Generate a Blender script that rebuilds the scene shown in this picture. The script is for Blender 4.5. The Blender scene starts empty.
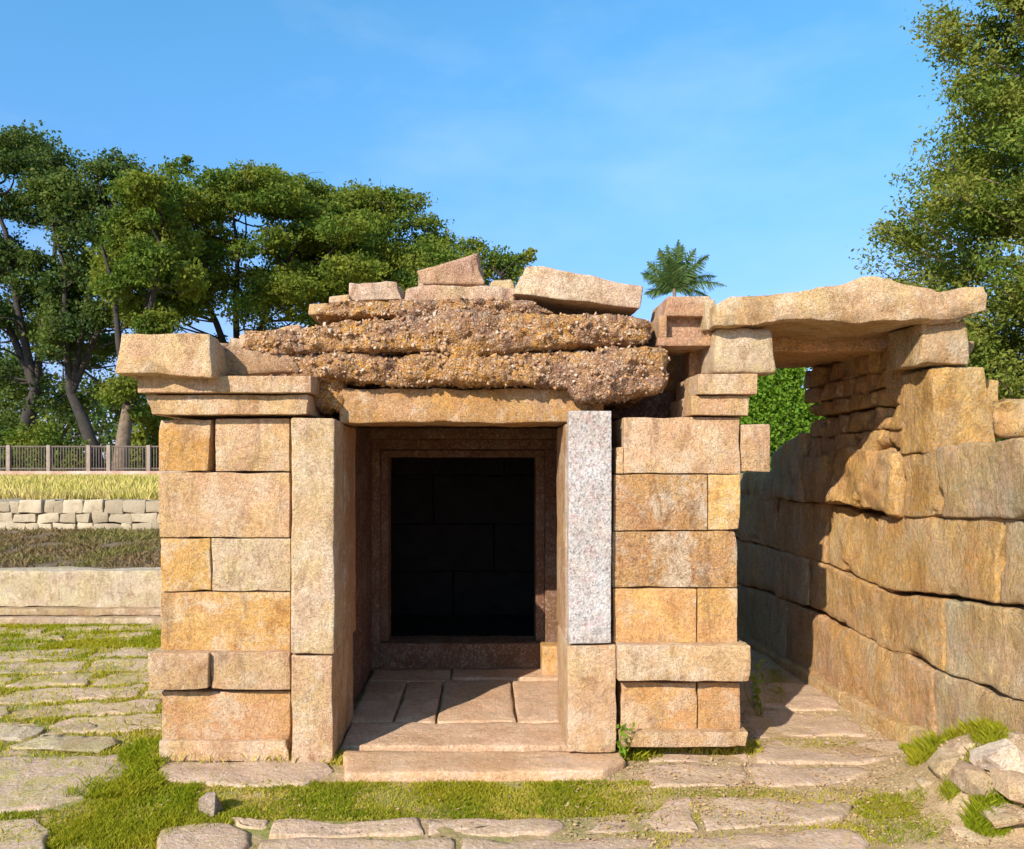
import bpy, bmesh, math, random
import numpy as np
from mathutils import Vector, noise as mn

random.seed(7); rng = np.random.default_rng(7)
sc = bpy.context.scene
C = sc.collection
R = math.radians

# ------------------------------------------------------------------ camera
F, VX, VY, H = 800.0, 484.0, 465.0, 1.6       # focal length (px), vanishing point (px), eye height (m)
cam = bpy.data.cameras.new('camera'); co = bpy.data.objects.new('camera', cam); C.objects.link(co)
co.location = (0, 0, H); co.rotation_euler = (R(90), 0, 0)
cam.sensor_width = 36.0; cam.lens = 36.0 * F / 1024
cam.shift_x = (512 - VX) / 1024; cam.shift_y = -(424.5 - VY) / 1024
cam.clip_start = .05; cam.clip_end = 3000
sc.camera = co
# ------------------------------------------------------------------ sky and sun
SUN_AZ, SUN_EL = 33.5, 31.0                    # light travels to +Y turned by SUN_AZ towards +X
w = bpy.data.worlds.new("World"); sc.world = w; w.use_nodes = True
wn = w.node_tree.nodes; wl = w.node_tree.links; wn.clear()
wo = wn.new('ShaderNodeOutputWorld'); wb = wn.new('ShaderNodeBackground')
sky = wn.new('ShaderNodeTexSky'); sky.sky_type = 'NISHITA'; sky.sun_disc = False
sky.sun_elevation = R(SUN_EL); sky.sun_rotation = R(180 + SUN_AZ)
sky.air_density = 1.0; sky.dust_density = 0.6; sky.ozone_density = 2.0; sky.altitude = 400
tc = wn.new('ShaderNodeTexCoord'); mp = wn.new('ShaderNodeMapping'); mp.inputs['Scale'].default_value = (1, 1, 2.6); mp.inputs['Location'].default_value = (.35, 0, .2)
cn = wn.new('ShaderNodeTexNoise'); cn.inputs['Scale'].default_value = 2.6; cn.inputs['Detail'].default_value = 6; cn.inputs['Roughness'].default_value = .55
cr = wn.new('ShaderNodeMapRange'); cr.inputs[1].default_value = .50; cr.inputs[2].default_value = .80; cr.inputs[4].default_value = .26
cm = wn.new('ShaderNodeMix'); cm.data_type = 'RGBA'
tint = wn.new('ShaderNodeMix'); tint.data_type = 'RGBA'; tint.blend_type = 'MULTIPLY'; tint.inputs[0].default_value = 1
tg = wn.new('ShaderNodeMapRange'); tg.inputs[1].default_value = -.02; tg.inputs[2].default_value = .55; tg.interpolation_type = 'SMOOTHSTEP'
tz = wn.new('ShaderNodeSeparateXYZ'); wl.new(tc.outputs['Generated'], tz.inputs[0]); wl.new(tz.outputs[2], tg.inputs[0])
tm = wn.new('ShaderNodeMix'); tm.data_type = 'RGBA'; wl.new(tg.outputs[0], tm.inputs[0]); tm.inputs[6].default_value = (.66, .63, 1.04, 1); tm.inputs[7].default_value = (.74, 1.44, 1.60, 1)
wl.new(tm.outputs[2], tint.inputs[7])
wl.new(tc.outputs['Generated'], mp.inputs[0]); wl.new(mp.outputs[0], cn.inputs[0]); wl.new(cn.outputs[0], cr.inputs[0])
wl.new(sky.outputs[0], tint.inputs[6]); wl.new(tint.outputs[2], cm.inputs[6]); wl.new(cr.outputs[0], cm.inputs[0])
cm.inputs[7].default_value = (4.6, 5.7, 6.6, 1)
wl.new(cm.outputs[2], wb.inputs[0]); wb.inputs[1].default_value = .115
wl.new(wb.outputs[0], wo.inputs[0])
sl = bpy.data.lights.new('sun', 'SUN'); so = bpy.data.objects.new('sun', sl); C.objects.link(so)
sl.energy = 4.6; sl.angle = R(.5); sl.color = (1, .93, .82)
sd = Vector((math.sin(R(SUN_AZ)) * math.cos(R(SUN_EL)), math.cos(R(SUN_AZ)) * math.cos(R(SUN_EL)), -math.sin(R(SUN_EL))))
so.rotation_euler = sd.to_track_quat('-Z', 'Y').to_euler()
so.location = (-6, -10, 9)
sc.view_settings.view_transform = 'Standard'; sc.view_settings.look = 'None'
sc.view_settings.exposure = .66; sc.view_settings.gamma = 1; sc.view_settings.use_curve_mapping = False

# ------------------------------------------------------------------ helpers
def X(px, D): return (px - VX) / F * D
def Z(py, D): return H - (py - VY) / F * D
def G(px, py, z=0.0):
    D = (H - z) * F / (py - VY); return (X(px, D), D)

def mesh_np(name, v, f):
    me = bpy.data.meshes.new(name); v = np.asarray(v, dtype=np.float32); f = np.asarray(f, dtype=np.int32)
    n, k = f.shape
    me.vertices.add(len(v)); me.vertices.foreach_set('co', v.ravel())
    me.loops.add(n * k); me.loops.foreach_set('vertex_index', f.ravel())
    me.polygons.add(n); me.polygons.foreach_set('loop_start', np.arange(0, n * k, k, dtype=np.int32))
    me.update(calc_edges=True); me.validate(); return me

def link(name, me, mat, parent=None, smooth=True, color=None, origin=None):
    """origin: world point that becomes the object's own origin"""
    if origin is not None:
        n = len(me.vertices); a = np.empty(n * 3, dtype=np.float32); me.vertices.foreach_get('co', a)
        a = a.reshape(-1, 3) - np.asarray(origin, dtype=np.float32); me.vertices.foreach_set('co', a.ravel())
    o = bpy.data.objects.new(name, me); C.objects.link(o)
    if mat: me.materials.append(mat)
    if origin is not None: o.location = origin
    if parent is not None:
        o.parent = parent
        pl = world_loc(parent); o.location = Vector(o.location) - pl
    if smooth: me.polygons.foreach_set('use_smooth', np.ones(len(me.polygons), dtype=bool))
    if color is not None: o.color = color
    return o
def world_loc(o):
    l = Vector(o.location); p = o.parent
    while p is not None: l += Vector(p.location); p = p.parent
    return l
def empty(name, loc, parent=None):
    o = bpy.data.objects.new(name, None); C.objects.link(o); o.empty_display_size = .2
    o.location = loc
    if parent is not None: o.parent = parent; o.location = Vector(loc) - world_loc(parent)
    return o
def tag(o, label=None, cat=None, group=None, kind=None):
    if label: o['label'] = label
    if cat: o['category'] = cat
    if group: o['group'] = group
    if kind: o['kind'] = kind
    elif cat: o['kind'] = 'thing'
    return o

def axis(d, res, r):
    r = min(r, d * .3)
    inner = np.linspace(r, d - r, max(2, int(round((d - 2 * r) / res)) + 1))
    return np.concatenate([[0, .35 * r], inner, [d - .35 * r, d]]), r
def stone_np(cor, res=.035, r=.012, amp=.006, freq=5., chip=.0, seed=None, fine=.0015):
    """cor: array (2,2,2,3) corner points [x][y][z]; a hewn block with worn, chipped edges"""
    cor = np.asarray(cor, dtype=float)
    dims = [np.linalg.norm(cor[1, 0, 0] - cor[0, 0, 0]), np.linalg.norm(cor[0, 1, 0] - cor[0, 0, 0]), np.linalg.norm(cor[0, 0, 1] - cor[0, 0, 0])]
    ax = []; rr = []
    for d in dims:
        a, q = axis(d, res, r); ax.append(a); rr.append(q)
    r = min(rr); n = [len(a) for a in ax]
    idx = {}; keys = []
    def vid(i, j, k):
        t = (i, j, k)
        if t not in idx: idx[t] = len(keys); keys.append(t)
        return idx[t]
    fs = []
    for s in (0, n[0] - 1):
        for j in range(n[1] - 1):
            for k in range(n[2] - 1):
                q = [vid(s, j, k), vid(s, j + 1, k), vid(s, j + 1, k + 1), vid(s, j, k + 1)]
                fs.append(q if s else q[::-1])
    for s in (0, n[1] - 1):
        for i in range(n[0] - 1):
            for k in range(n[2] - 1):
                q = [vid(i, s, k), vid(i, s, k + 1), vid(i + 1, s, k + 1), vid(i + 1, s, k)]
                fs.append(q if s else q[::-1])
    for s in (0, n[2] - 1):
        for i in range(n[0] - 1):
            for j in range(n[1] - 1):
                q = [vid(i, j, s), vid(i + 1, j, s), vid(i + 1, j + 1, s), vid(i, j + 1, s)]
                fs.append(q if s else q[::-1])
    K = np.array(keys)
    p = np.stack([ax[a][K[:, a]] for a in range(3)], 1); h = np.array(dims) / 2
    p -= h; q = np.clip(p, -(h - r), h - r); d = p - q
    L = np.linalg.norm(d, axis=1, keepdims=True); L[L == 0] = 1; p = q + d / L * r
    near = (np.abs(p) > (h - max(.05, 2 * r))).sum(1)      # 1 on a face, 2 near an edge, 3 near a corner
    u = (p + h) / (2 * h)
    out = np.zeros_like(p)
    for a in (0, 1):
        for b in (0, 1):
            for c in (0, 1):
                wgt = (u[:, 0] if a else 1 - u[:, 0]) * (u[:, 1] if b else 1 - u[:, 1]) * (u[:, 2] if c else 1 - u[:, 2])
                out += wgt[:, None] * cor[a, b, c]
    cen = out.mean(0); sd_ = random.random() * 100 if seed is None else seed
    off = Vector((sd_, sd_ * 1.7, -sd_))
    for i in range(len(out)):
        P = Vector(out[i]); Q = P * freq + off
        v = mn.noise_vector(Q) * amp + mn.noise_vector(Q * 2.7) * amp * .45
        if fine: v += mn.noise_vector(Q * 9.) * fine
        if chip and near[i] >= 2:
            c = mn.noise(P * 7 + off * 2)
            c = max(0., c - .05) * chip * (near[i] - 1)
            dv = Vector(cen) - P; v += dv.normalized() * c
        out[i] += v
    return out, np.array(fs)
def box_cor(x0, x1, y0, y1, z0, z1):
    return [[[(x, y, z) for z in (z0, z1)] for y in (y0, y1)] for x in (x0, x1)]
def stone(name, cor, mat, parent=None, color=None, **kw):
    v, f = stone_np(cor, **kw)
    return link(name, mesh_np(name, v, f), mat, parent, True, color, tuple(v.mean(0)))
def fcor(x0, x1, y0, y1, D, depth, gap=.003, tl=0, tr=0, bl=0, br=0, lx=0, rx=0):
    """block whose front face fills this part of the elevation at distance D. tl/tr/bl/br raise corners in px, lx/rx lean the sides"""
    c = np.zeros((2, 2, 2, 3))
    for a, px in ((0, x0), (1, x1)):
        for c_, py in ((0, y1), (1, y0)):
            dy = {(0, 1): tl, (1, 1): tr, (0, 0): bl, (1, 0): br}[(a, c_)]
            dx = (lx if a == 0 else rx) * c_
            x = X(px + dx, D) + (gap if a == 0 else -gap); z = Z(py - dy, D) + (gap if c_ == 0 else -gap)
            for b in (0, 1): c[a, b, c_] = (x, D + depth * b, z)
    return c

def tube_np(pts, rad, seg=8, cap=True, wob=0.):
    pts = [Vector(p) for p in pts]; v = []; f = []; n = len(pts); prev = None
    for i, p in enumerate(pts):
        t = (pts[min(i + 1, n - 1)] - pts[max(i - 1, 0)]).normalized()
        a = prev if prev is not None else Vector((0, 0, 1)).cross(t)
        if a.length < 1e-3: a = Vector((1, 0, 0))
        a = (a - t * a.dot(t)).normalized(); prev = a; b = t.cross(a)
        for k in range(seg):
            an = 2 * math.pi * k / seg; rr = rad[i] * (1 + wob * mn.noise(Vector((an * 1.3, i * .6, pts[0].x))))
            v.append(p + (a * math.cos(an) + b * math.sin(an)) * rr)
    for i in range(n - 1):
        for k in range(seg):
            k2 = (k + 1) % seg; f.append((i * seg + k, i * seg + k2, (i + 1) * seg + k2, (i + 1) * seg + k))
    return np.array([tuple(q) for q in v]), np.array(f)
def merge(parts):
    V = []; Fc = []; n = 0
    for v, f in parts: V.append(v); Fc.append(f + n); n += len(v)
    return np.concatenate(V), np.concatenate(Fc)

# ------------------------------------------------------------------ materials
def newmat(name):
    m = bpy.data.materials.new(name); m.use_nodes = True; nt = m.node_tree; nt.nodes.clear()
    out = nt.nodes.new('ShaderNodeOutputMaterial'); bs = nt.nodes.new('ShaderNodeBsdfPrincipled')
    nt.links.new(bs.outputs[0], out.inputs[0]); bs.inputs['Roughness'].default_value = .9
    bs.inputs['Specular IOR Level'].default_value = .25
    return m, nt, bs, out
class N:
    def __init__(s, nt): s.nt = nt
    def L(s, a, b): s.nt.links.new(a, b)
    def n(s, t, **k):
        o = s.nt.nodes.new(t)
        for a, b in k.items(): setattr(o, a, b)
        return o
    def noise(s, vec, scale, detail=4, rough=.6, dist=0.):
        o = s.n('ShaderNodeTexNoise'); o.inputs['Scale'].default_value = scale; o.inputs['Detail'].default_value = detail
        o.inputs['Roughness'].default_value = rough; o.inputs['Distortion'].default_value = dist; s.L(vec, o.inputs['Vector']); return o.outputs[0]
    def rng(s, v, a, b, c=0., d=1.):
        o = s.n('ShaderNodeMapRange'); s.L(v, o.inputs[0])
        for i, q in enumerate((a, b, c, d)): o.inputs[i + 1].default_value = q
        return o.outputs[0]
    def math(s, op, a, b=None):
        o = s.n('ShaderNodeMath', operation=op)
        for i, q in enumerate((a, b)):
            if q is None: continue
            if isinstance(q, (int, float)): o.inputs[i].default_value = q
            else: s.L(q, o.inputs[i])
        return o.outputs[0]
    def mix(s, fac, a, b, mode='MIX'):
        o = s.n('ShaderNodeMix', data_type='RGBA', blend_type=mode)
        for i, q in ((0, fac), (6, a), (7, b)):
            if isinstance(q, (int, float)): o.inputs[i].default_value = q
            elif isinstance(q, tuple): o.inputs[i].default_value = q if len(q) == 4 else q + (1,)
            else: s.L(q, o.inputs[i])
        return o.outputs[2]
    def bump(s, h, strength, dist, prev=None):
        o = s.n('ShaderNodeBump'); o.inputs['Strength'].default_value = strength; o.inputs['Distance'].default_value = dist
        s.L(h, o.inputs['Height'])
        if prev is not None: s.L(prev, o.inputs['Normal'])
        return o.outputs[0]
    def pos(s, scale=None, rand=True):
        g = s.n('ShaderNodeNewGeometry').outputs['Position']
        if rand:
            oi = s.n('ShaderNodeObjectInfo').outputs['Random']; c = s.n('ShaderNodeCombineXYZ'); m = s.math('MULTIPLY', oi, 37.)
            for i in range(3): s.L(m, c.inputs[i])
            a = s.n('ShaderNodeVectorMath', operation='ADD'); s.L(g, a.inputs[0]); s.L(c.outputs[0], a.inputs[1]); g = a.outputs[0]
        if scale:
            a = s.n('ShaderNodeMapping'); a.inputs['Scale'].default_value = scale; s.L(g, a.inputs[0]); g = a.outputs[0]
        return g

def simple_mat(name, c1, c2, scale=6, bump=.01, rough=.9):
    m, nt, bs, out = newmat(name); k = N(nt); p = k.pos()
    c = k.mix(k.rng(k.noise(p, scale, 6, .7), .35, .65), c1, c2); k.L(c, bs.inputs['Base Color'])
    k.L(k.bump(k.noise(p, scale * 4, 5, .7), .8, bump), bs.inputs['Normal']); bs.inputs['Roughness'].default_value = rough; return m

def granite(name='granite', speck=(.28, .21, .16), speck_amt=.12, stain=(.66, .36, .10), grain=150, tool=1.0, dark=.62, color=None, crystals=False, patch=1., streak=False):
    m, nt, bs, out = newmat(name); k = N(nt); p = k.pos()
    oi = k.n('ShaderNodeObjectInfo')
    base = oi.outputs['Color'] if color is None else color
    if streak:
        gq = k.pos(rand=False); base = k.mix(k.rng(k.noise(gq, 1.5, 6, .65, .4), .42, .56, 0, .35), base, (.64, .55, .38)); base = k.mix(k.rng(k.noise(gq, 1.1, 5, .6, .2), .58, .48, 0, .42), base, (.98, .55, .16))
    big = k.noise(p, 3.2, 5, .62, .6); mid = k.noise(p, 14, 5, .7)
    hue = k.mix(k.rng(k.noise(p, 3.1, 5, .6, .8), .44, .56), (.97, .90, .88), (.98, .95, .78)) if color is None else (1., 1., 1.)
    base = k.mix(1., base, hue, 'MULTIPLY')
    c = k.mix(k.rng(k.noise(p, 6.5, 6, .68, .8), .42, .62, 0., .45), base, k.mix(1., base, (1.05, .90, .78), 'MULTIPLY'))
    # iron stain: alpha of the object's colour tells how much of the block carries it
    thr = k.math('SUBTRACT', .80, k.math('MULTIPLY', oi.outputs['Alpha'], .42))
    o_ = k.n('ShaderNodeMapRange'); o_.interpolation_type = 'SMOOTHSTEP'
    k.L(k.math('ADD', k.math('MULTIPLY', big, .78), k.math('MULTIPLY', mid, .22)), o_.inputs[0]); thr = k.math('SUBTRACT', thr, .03); k.L(thr, o_.inputs[1]); k.L(k.math('ADD', thr, .14), o_.inputs[2])
    c = k.mix(k.math('MULTIPLY', o_.outputs[0], .75), c, stain)
    # pale lichen, brown patches and dark weathering, each with a patchy outline
    c = k.mix(k.rng(k.noise(p, 4.6, 9, .74, .3), .50, .58, 0, .50 * patch), c, (.74, .60, .45))
    c = k.mix(k.rng(k.noise(k.pos((1.7, 1.7, 1.)), 5.2, 9, .76, .5), .53, .64, 0, .60 * patch), c, k.mix(1., c, (.46, .31, .20), 'MULTIPLY'))
    st = k.noise(k.pos((6, 6, 1.1)), 1.6, 8, .75, .4)
    c = k.mix(k.rng(st, .54, .70, 0, dark), c, (.20, .125, .08))
    if streak:
        s2 = k.noise(k.pos((3.2, 3.2, 1.2)), 2.2, 8, .72, .6)
        c = k.mix(k.rng(s2, .50, .62, 0, .35), c, (.86, .72, .50)); c = k.mix(k.rng(s2, .46, .36, 0, .4), c, (.38, .24, .13))
    c = k.mix(k.rng(k.noise(p, 24, 8, .8, .5), .55, .66, 0, dark * .8), c, (.19, .125, .085))
    # crystals
    v = k.n('ShaderNodeTexVoronoi'); v.inputs['Scale'].default_value = grain; k.L(p, v.inputs['Vector'])
    sp = k.n('ShaderNodeSeparateColor'); k.L(v.outputs['Color'], sp.inputs[0])
    c = k.mix(k.rng(sp.outputs[0], .70, .86, 0, speck_amt), c, speck)
    c = k.mix(k.rng(sp.outputs[1], .74, .9, 0, .28), c, (.70, .58, .45))
    if crystals:
        c = k.mix(k.rng(k.noise(p, 16, 5, .7, .6), .52, .62, 0, .55), c, (.56, .36, .36))
        c = k.mix(k.rng(sp.outputs[2], .78, .86, 0, .5), c, (.16, .14, .15))
    mo = k.noise(p, 42, 4, .7)
    c = k.mix(1., c, k.mix(k.rng(mo, .38, .62), (.86, .83, .80), (1.09, 1.08, 1.07)), 'MULTIPLY')
    c = k.mix(1., c, k.mix(k.rng(k.noise(p, 2.3, 6, .7, .4), .36, .62), (.90, .82, .72), (1.08, 1.07, 1.05)), 'MULTIPLY')
    pit = k.noise(p, 120, 3, .6); c = k.mix(k.rng(pit, .57, .66, 0, .38), c, (.26, .18, .12))
    k.L(c, bs.inputs['Base Color'])
    b = k.bump(k.noise(p, 7, 6, .65), .9 * tool, .035)
    b = k.bump(k.rng(pit, .62, .54), .7 * tool, .006, b)
    b = k.bump(k.noise(p, 55, 7, .85), 1. * tool, .012, b)
    b = k.bump(v.outputs['Distance'], .6 * tool, .005, b)
    if streak:
        b = k.bump(k.noise(k.pos((9, 9, 5.5)), 1.7, 8, .72, .8), 1., .045, b)
    k.L(b, bs.inputs['Normal']); return m
M_GR = granite()
M_WH = granite('white_granite', (.34, .31, .32), .35, (.6, .4, .3), 95, .8, .0, (.54, .52, .52, 1), True, patch=.15)
M_RUST = granite('rust_stone', (.16, .07, .04), .3, (.42, .17, .05), 80, 1.2, .5, patch=.3)
M_RW = granite('wall_granite', (.24, .16, .11), .14, (.70, .38, .09), 90, 1.3, .4, patch=.45, streak=True)
M_LIC = granite('lichen_granite', (.22, .12, .07), .3, (.50, .22, .05), 90, 1.3, .8, patch=1.5)
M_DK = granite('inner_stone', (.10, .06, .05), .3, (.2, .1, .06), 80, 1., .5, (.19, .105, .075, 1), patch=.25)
M_SHADE = simple_mat('shade_painted_stone', (.024, .020, .017), (.040, .033, .028), 5, .01)  # chamber's deep shade is put into the colour: stone painted near black

def laterite_mat():
    m, nt, bs, out = newmat('laterite'); k = N(nt); p = k.pos(rand=False)
    dv = k.n('ShaderNodeTexNoise'); dv.inputs['Scale'].default_value = 18; k.L(p, dv.inputs['Vector'])
    a = k.n('ShaderNodeVectorMath', operation='MULTIPLY_ADD'); k.L(dv.outputs['Color'], a.inputs[0]); a.inputs[1].default_value = (.03, .03, .03); k.L(p, a.inputs[2])
    v = k.n('ShaderNodeTexVoronoi'); v.inputs['Scale'].default_value = 62; k.L(a.outputs[0], v.inputs['Vector'])
    v2 = k.n('ShaderNodeTexVoronoi'); v2.inputs['Scale'].default_value = 120; k.L(a.outputs[0], v2.inputs['Vector'])
    sp = k.n('ShaderNodeSeparateColor'); k.L(v.outputs['Color'], sp.inputs[0])
    sp2 = k.n('ShaderNodeSeparateColor'); k.L(v2.outputs['Color'], sp2.inputs[0])
    base = k.mix(k.rng(k.noise(p, 2.4, 5, .65), .46, .60), (.29, .155, .09), (.56, .27, .055))
    c = k.mix(k.rng(sp.outputs[0], .35, .6, 0, .7), base, (.36, .19, .10))
    c = k.mix(k.rng(sp.outputs[1], .78, .86, 0, .6), c, (.62, .44, .30))
    c = k.mix(k.rng(sp2.outputs[2], .78, .86, 0, .5), c, (.15, .08, .05))
    c = k.mix(k.rng(sp2.outputs[0], .90, .94, 0, .6), c, (.70, .58, .44))
    c = k.mix(k.rng(k.noise(p, 6, 8, .75), .50, .62, 0, .65), c, (.22, .115, .08))
    k.L(c, bs.inputs['Base Color'])
    b = k.bump(k.noise(p, 14, 6, .7), 1., .04); b = k.bump(k.math('SUBTRACT', 1, v.outputs['Distance']), 1., .012, b); b = k.bump(k.math('SUBTRACT', 1, v2.outputs['Distance']), .8, .006, b)
    k.L(b, bs.inputs['Normal']); return m
M_LAT = laterite_mat()

def leaf_mat(name, c1, c2, c3, trans=.35):
    m, nt, bs, out = newmat(name); k = N(nt)
    g = k.n('ShaderNodeNewGeometry'); r_ = g.outputs['Random Per Island']; p = g.outputs['Position']
    c = k.mix(r_, c1, c2); c = k.mix(k.rng(k.noise(p, .45 if 'far' in name else 1.2, 3, .5), .42, .6), c, c3)
    c = k.mix(k.rng(r_, .93, .99, 0, .7), c, (.20, .17, .04))
    k.L(c, bs.inputs['Base Color']); bs.inputs['Roughness'].default_value = .75; bs.inputs['Specular IOR Level'].default_value = .12
    t = k.n('ShaderNodeBsdfTranslucent'); k.L(k.mix(1., c, (1.45, 1.5, .7), 'MULTIPLY'), t.inputs[0])
    mx = k.n('ShaderNodeMixShader'); mx.inputs[0].default_value = trans
    k.L(bs.outputs[0], mx.inputs[1]); k.L(t.outputs[0], mx.inputs[2]); k.L(mx.outputs[0], out.inputs[0]); return m
M_LF = leaf_mat('leaves_far', (.062, .105, .018), (.145, .205, .026), (.19, .205, .028))
M_LD = leaf_mat('leaves_far_dark', (.032, .062, .020), (.08, .12, .026), (.10, .135, .028), .3)
M_LR = leaf_mat('leaves_feathery', (.085, .135, .022), (.18, .235, .034), (.22, .225, .04))
M_LB = leaf_mat('leaves_bush', (.08, .17, .015), (.21, .32, .025), (.15, .25, .022), .4)
M_PALM = leaf_mat('leaves_palm', (.05, .10, .035), (.12, .18, .05), (.09, .13, .04))
M_GRASS = leaf_mat('grass_green', (.15, .19, .008), (.30, .33, .012), (.34, .30, .02), .4)
M_GRASSY = leaf_mat('grass_yellow', (.42, .35, .045), (.54, .42, .09), (.38, .34, .03), .35)
M_DRY = leaf_mat('grass_brown', (.26, .17, .08), (.16, .10, .05), (.20, .17, .05), .2)

M_BARK = simple_mat('bark', (.13, .09, .06), (.26, .18, .12), 4, .05)
M_BARKD = simple_mat('bark_dark', (.035, .03, .026), (.07, .055, .045), 3, .05)
M_CONC = simple_mat('weathered_concrete', (.40, .36, .31), (.56, .50, .42), 3, .01)
M_IRON = simple_mat('painted_iron', (.10, .075, .06), (.16, .11, .09), 8, .002, .6)
M_POST = simple_mat('concrete_post', (.26, .19, .145), (.34, .26, .20), 5, .004)

def ground_mat():
    m, nt, bs, out = newmat('soil'); k = N(nt); p = k.pos(rand=False)
    sx = k.n('ShaderNodeSeparateXYZ'); k.L(p, sx.inputs[0])
    dirt = k.mix(k.rng(k.noise(p, 5, 7, .7), .38, .62), (.56, .35, .19), (.74, .50, .30))
    dirt = k.mix(k.rng(k.noise(p, 45, 5, .8), .52, .68, 0, .7), dirt, (.20, .13, .07))
    dirt = k.mix(k.rng(k.noise(p, 70, 4, .8), .60, .68, 0, .8), dirt, (.68, .52, .34))
    moss = k.mix(k.rng(k.noise(p, 30, 6, .8), .35, .65), (.20, .23, .04), (.38, .36, .09))
    left = k.rng(sx.outputs[0], 1.3, -.4)
    f = k.math('MULTIPLY', k.rng(k.noise(p, 3.2, 6, .65), .40, .56), k.rng(left, 0, 1, .22, .92))
    c = k.mix(f, dirt, moss); k.L(c, bs.inputs['Base Color'])
    b = k.bump(k.noise(p, 12, 7, .7), 1, .05); b = k.bump(k.noise(p, 90, 4, .8), .9, .008, b); k.L(b, bs.inputs['Normal']); return m
M_SOIL = ground_mat()
M_MID = simple_mat('dry_slope', (.14, .085, .05), (.28, .19, .10), 5, .08)
M_FIELD = simple_mat('dry_field', (.42, .33, .09), (.52, .40, .14), 1.5, .06)

def paving_mat():
    m, nt, bs, out = newmat('paving_stone'); k = N(nt); p = k.pos(rand=False)
    r_ = k.n('ShaderNodeNewGeometry').outputs['Random Per Island']
    c = k.mix(r_, (.49, .325, .22), (.57, .37, .25))
    c = k.mix(k.rng(k.noise(p, 4, 7, .7, .6), .42, .62, 0, .45), c, (.58, .41, .28))
    c = k.mix(k.rng(k.noise(p, 8, 7, .75), .54, .68, 0, .5), c, (.36, .23, .13))
    sx = k.n('ShaderNodeSeparateXYZ'); k.L(p, sx.inputs[0]); lf = k.rng(sx.outputs[0], -1.2, -2.2, .25, 1.)
    c = k.mix(k.math('MULTIPLY', lf, k.rng(k.noise(p, 4.5, 8, .8, 1.), .44, .60, 0, .9)), c, (.40, .32, .07))
    v = k.n('ShaderNodeTexVoronoi'); v.inputs['Scale'].default_value = 90; k.L(p, v.inputs['Vector'])
    sp = k.n('ShaderNodeSeparateColor'); k.L(v.outputs['Color'], sp.inputs[0])
    c = k.mix(k.rng(sp.outputs[0], .75, .9, 0, .3), c, (.26, .17, .11))
    c = k.mix(k.rng(sp.outputs[1], .8, .9, 0, .4), c, (.66, .56, .45))
    k.L(c, bs.inputs['Base Color'])
    b = k.bump(k.noise(p, 6, 6, .7), 1, .03); b = k.bump(k.noise(p, 45, 5, .8), .9, .010, b); k.L(b, bs.inputs['Normal']); return m
M_PAVE = paving_mat()

# ------------------------------------------------------------------ the ground
def ss(a, b, x):
    t = min(max((x - a) / (b - a), 0), 1); return t * t * (3 - 2 * t)
def gz(x, y):
    """height of the ground"""
    if y < 8.3:
        z = .012 * mn.noise(Vector((x * 2.2, y * 2.2, 0))) if y > .5 else 0
        z += .36 * ss(1.98, 2.42, x) * ss(3.38, 3.72, y) * (1 - ss(3.75, 4.45, y))
        if x > 2.75 and y > 3: z += min(.55, (x - 2.75) * .9)
        return z
    if y < 12.35: return .50 + (y - 8.36) * .03 + .06 * mn.noise(Vector((x * 1.4, y * 1.4, 3)))
    return .93 + .03 * mn.noise(Vector((x * .3, y * .3, 9)))
def ground():
    ys = np.concatenate([[-30, -5, 0], np.arange(1, 3.1, .2), np.arange(3.15, 4.7, .06), np.arange(4.75, 8.2, .14), [8.27, 8.36], np.arange(8.5, 12.1, .25), [12.3, 12.45], np.arange(13, 24, 1.), [30, 40, 60, 90, 150, 300, 900]])
    xs = np.concatenate([[-900, -300, -100, -40, -20], np.arange(-14, -2, .2), np.arange(-2, 3.3, .07), np.arange(3.5, 6.1, .25), [8, 12, 20, 40, 100, 300, 900]])
    V = []; 
    for y in ys:
        for x in xs:
            z = gz(x, y)
            if y == 8.36: z = .47
            V.append((x, y, z))
    nx = len(xs); Fc = []; mi = []
    for j in range(len(ys) - 1):
        for i in range(nx - 1):
            a = j * nx + i; Fc.append((a, a + 1, a + nx + 1, a + nx)); y = ys[j]
            mi.append(0 if y < 8.3 else (1 if y < 12.35 else 2))
    o = link('ground', mesh_np('ground', V, Fc), M_SOIL); o.data.materials.append(M_MID); o.data.materials.append(M_FIELD)
    o.data.polygons.foreach_set('material_index', mi); tag(o, kind='structure')
ground()

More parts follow.
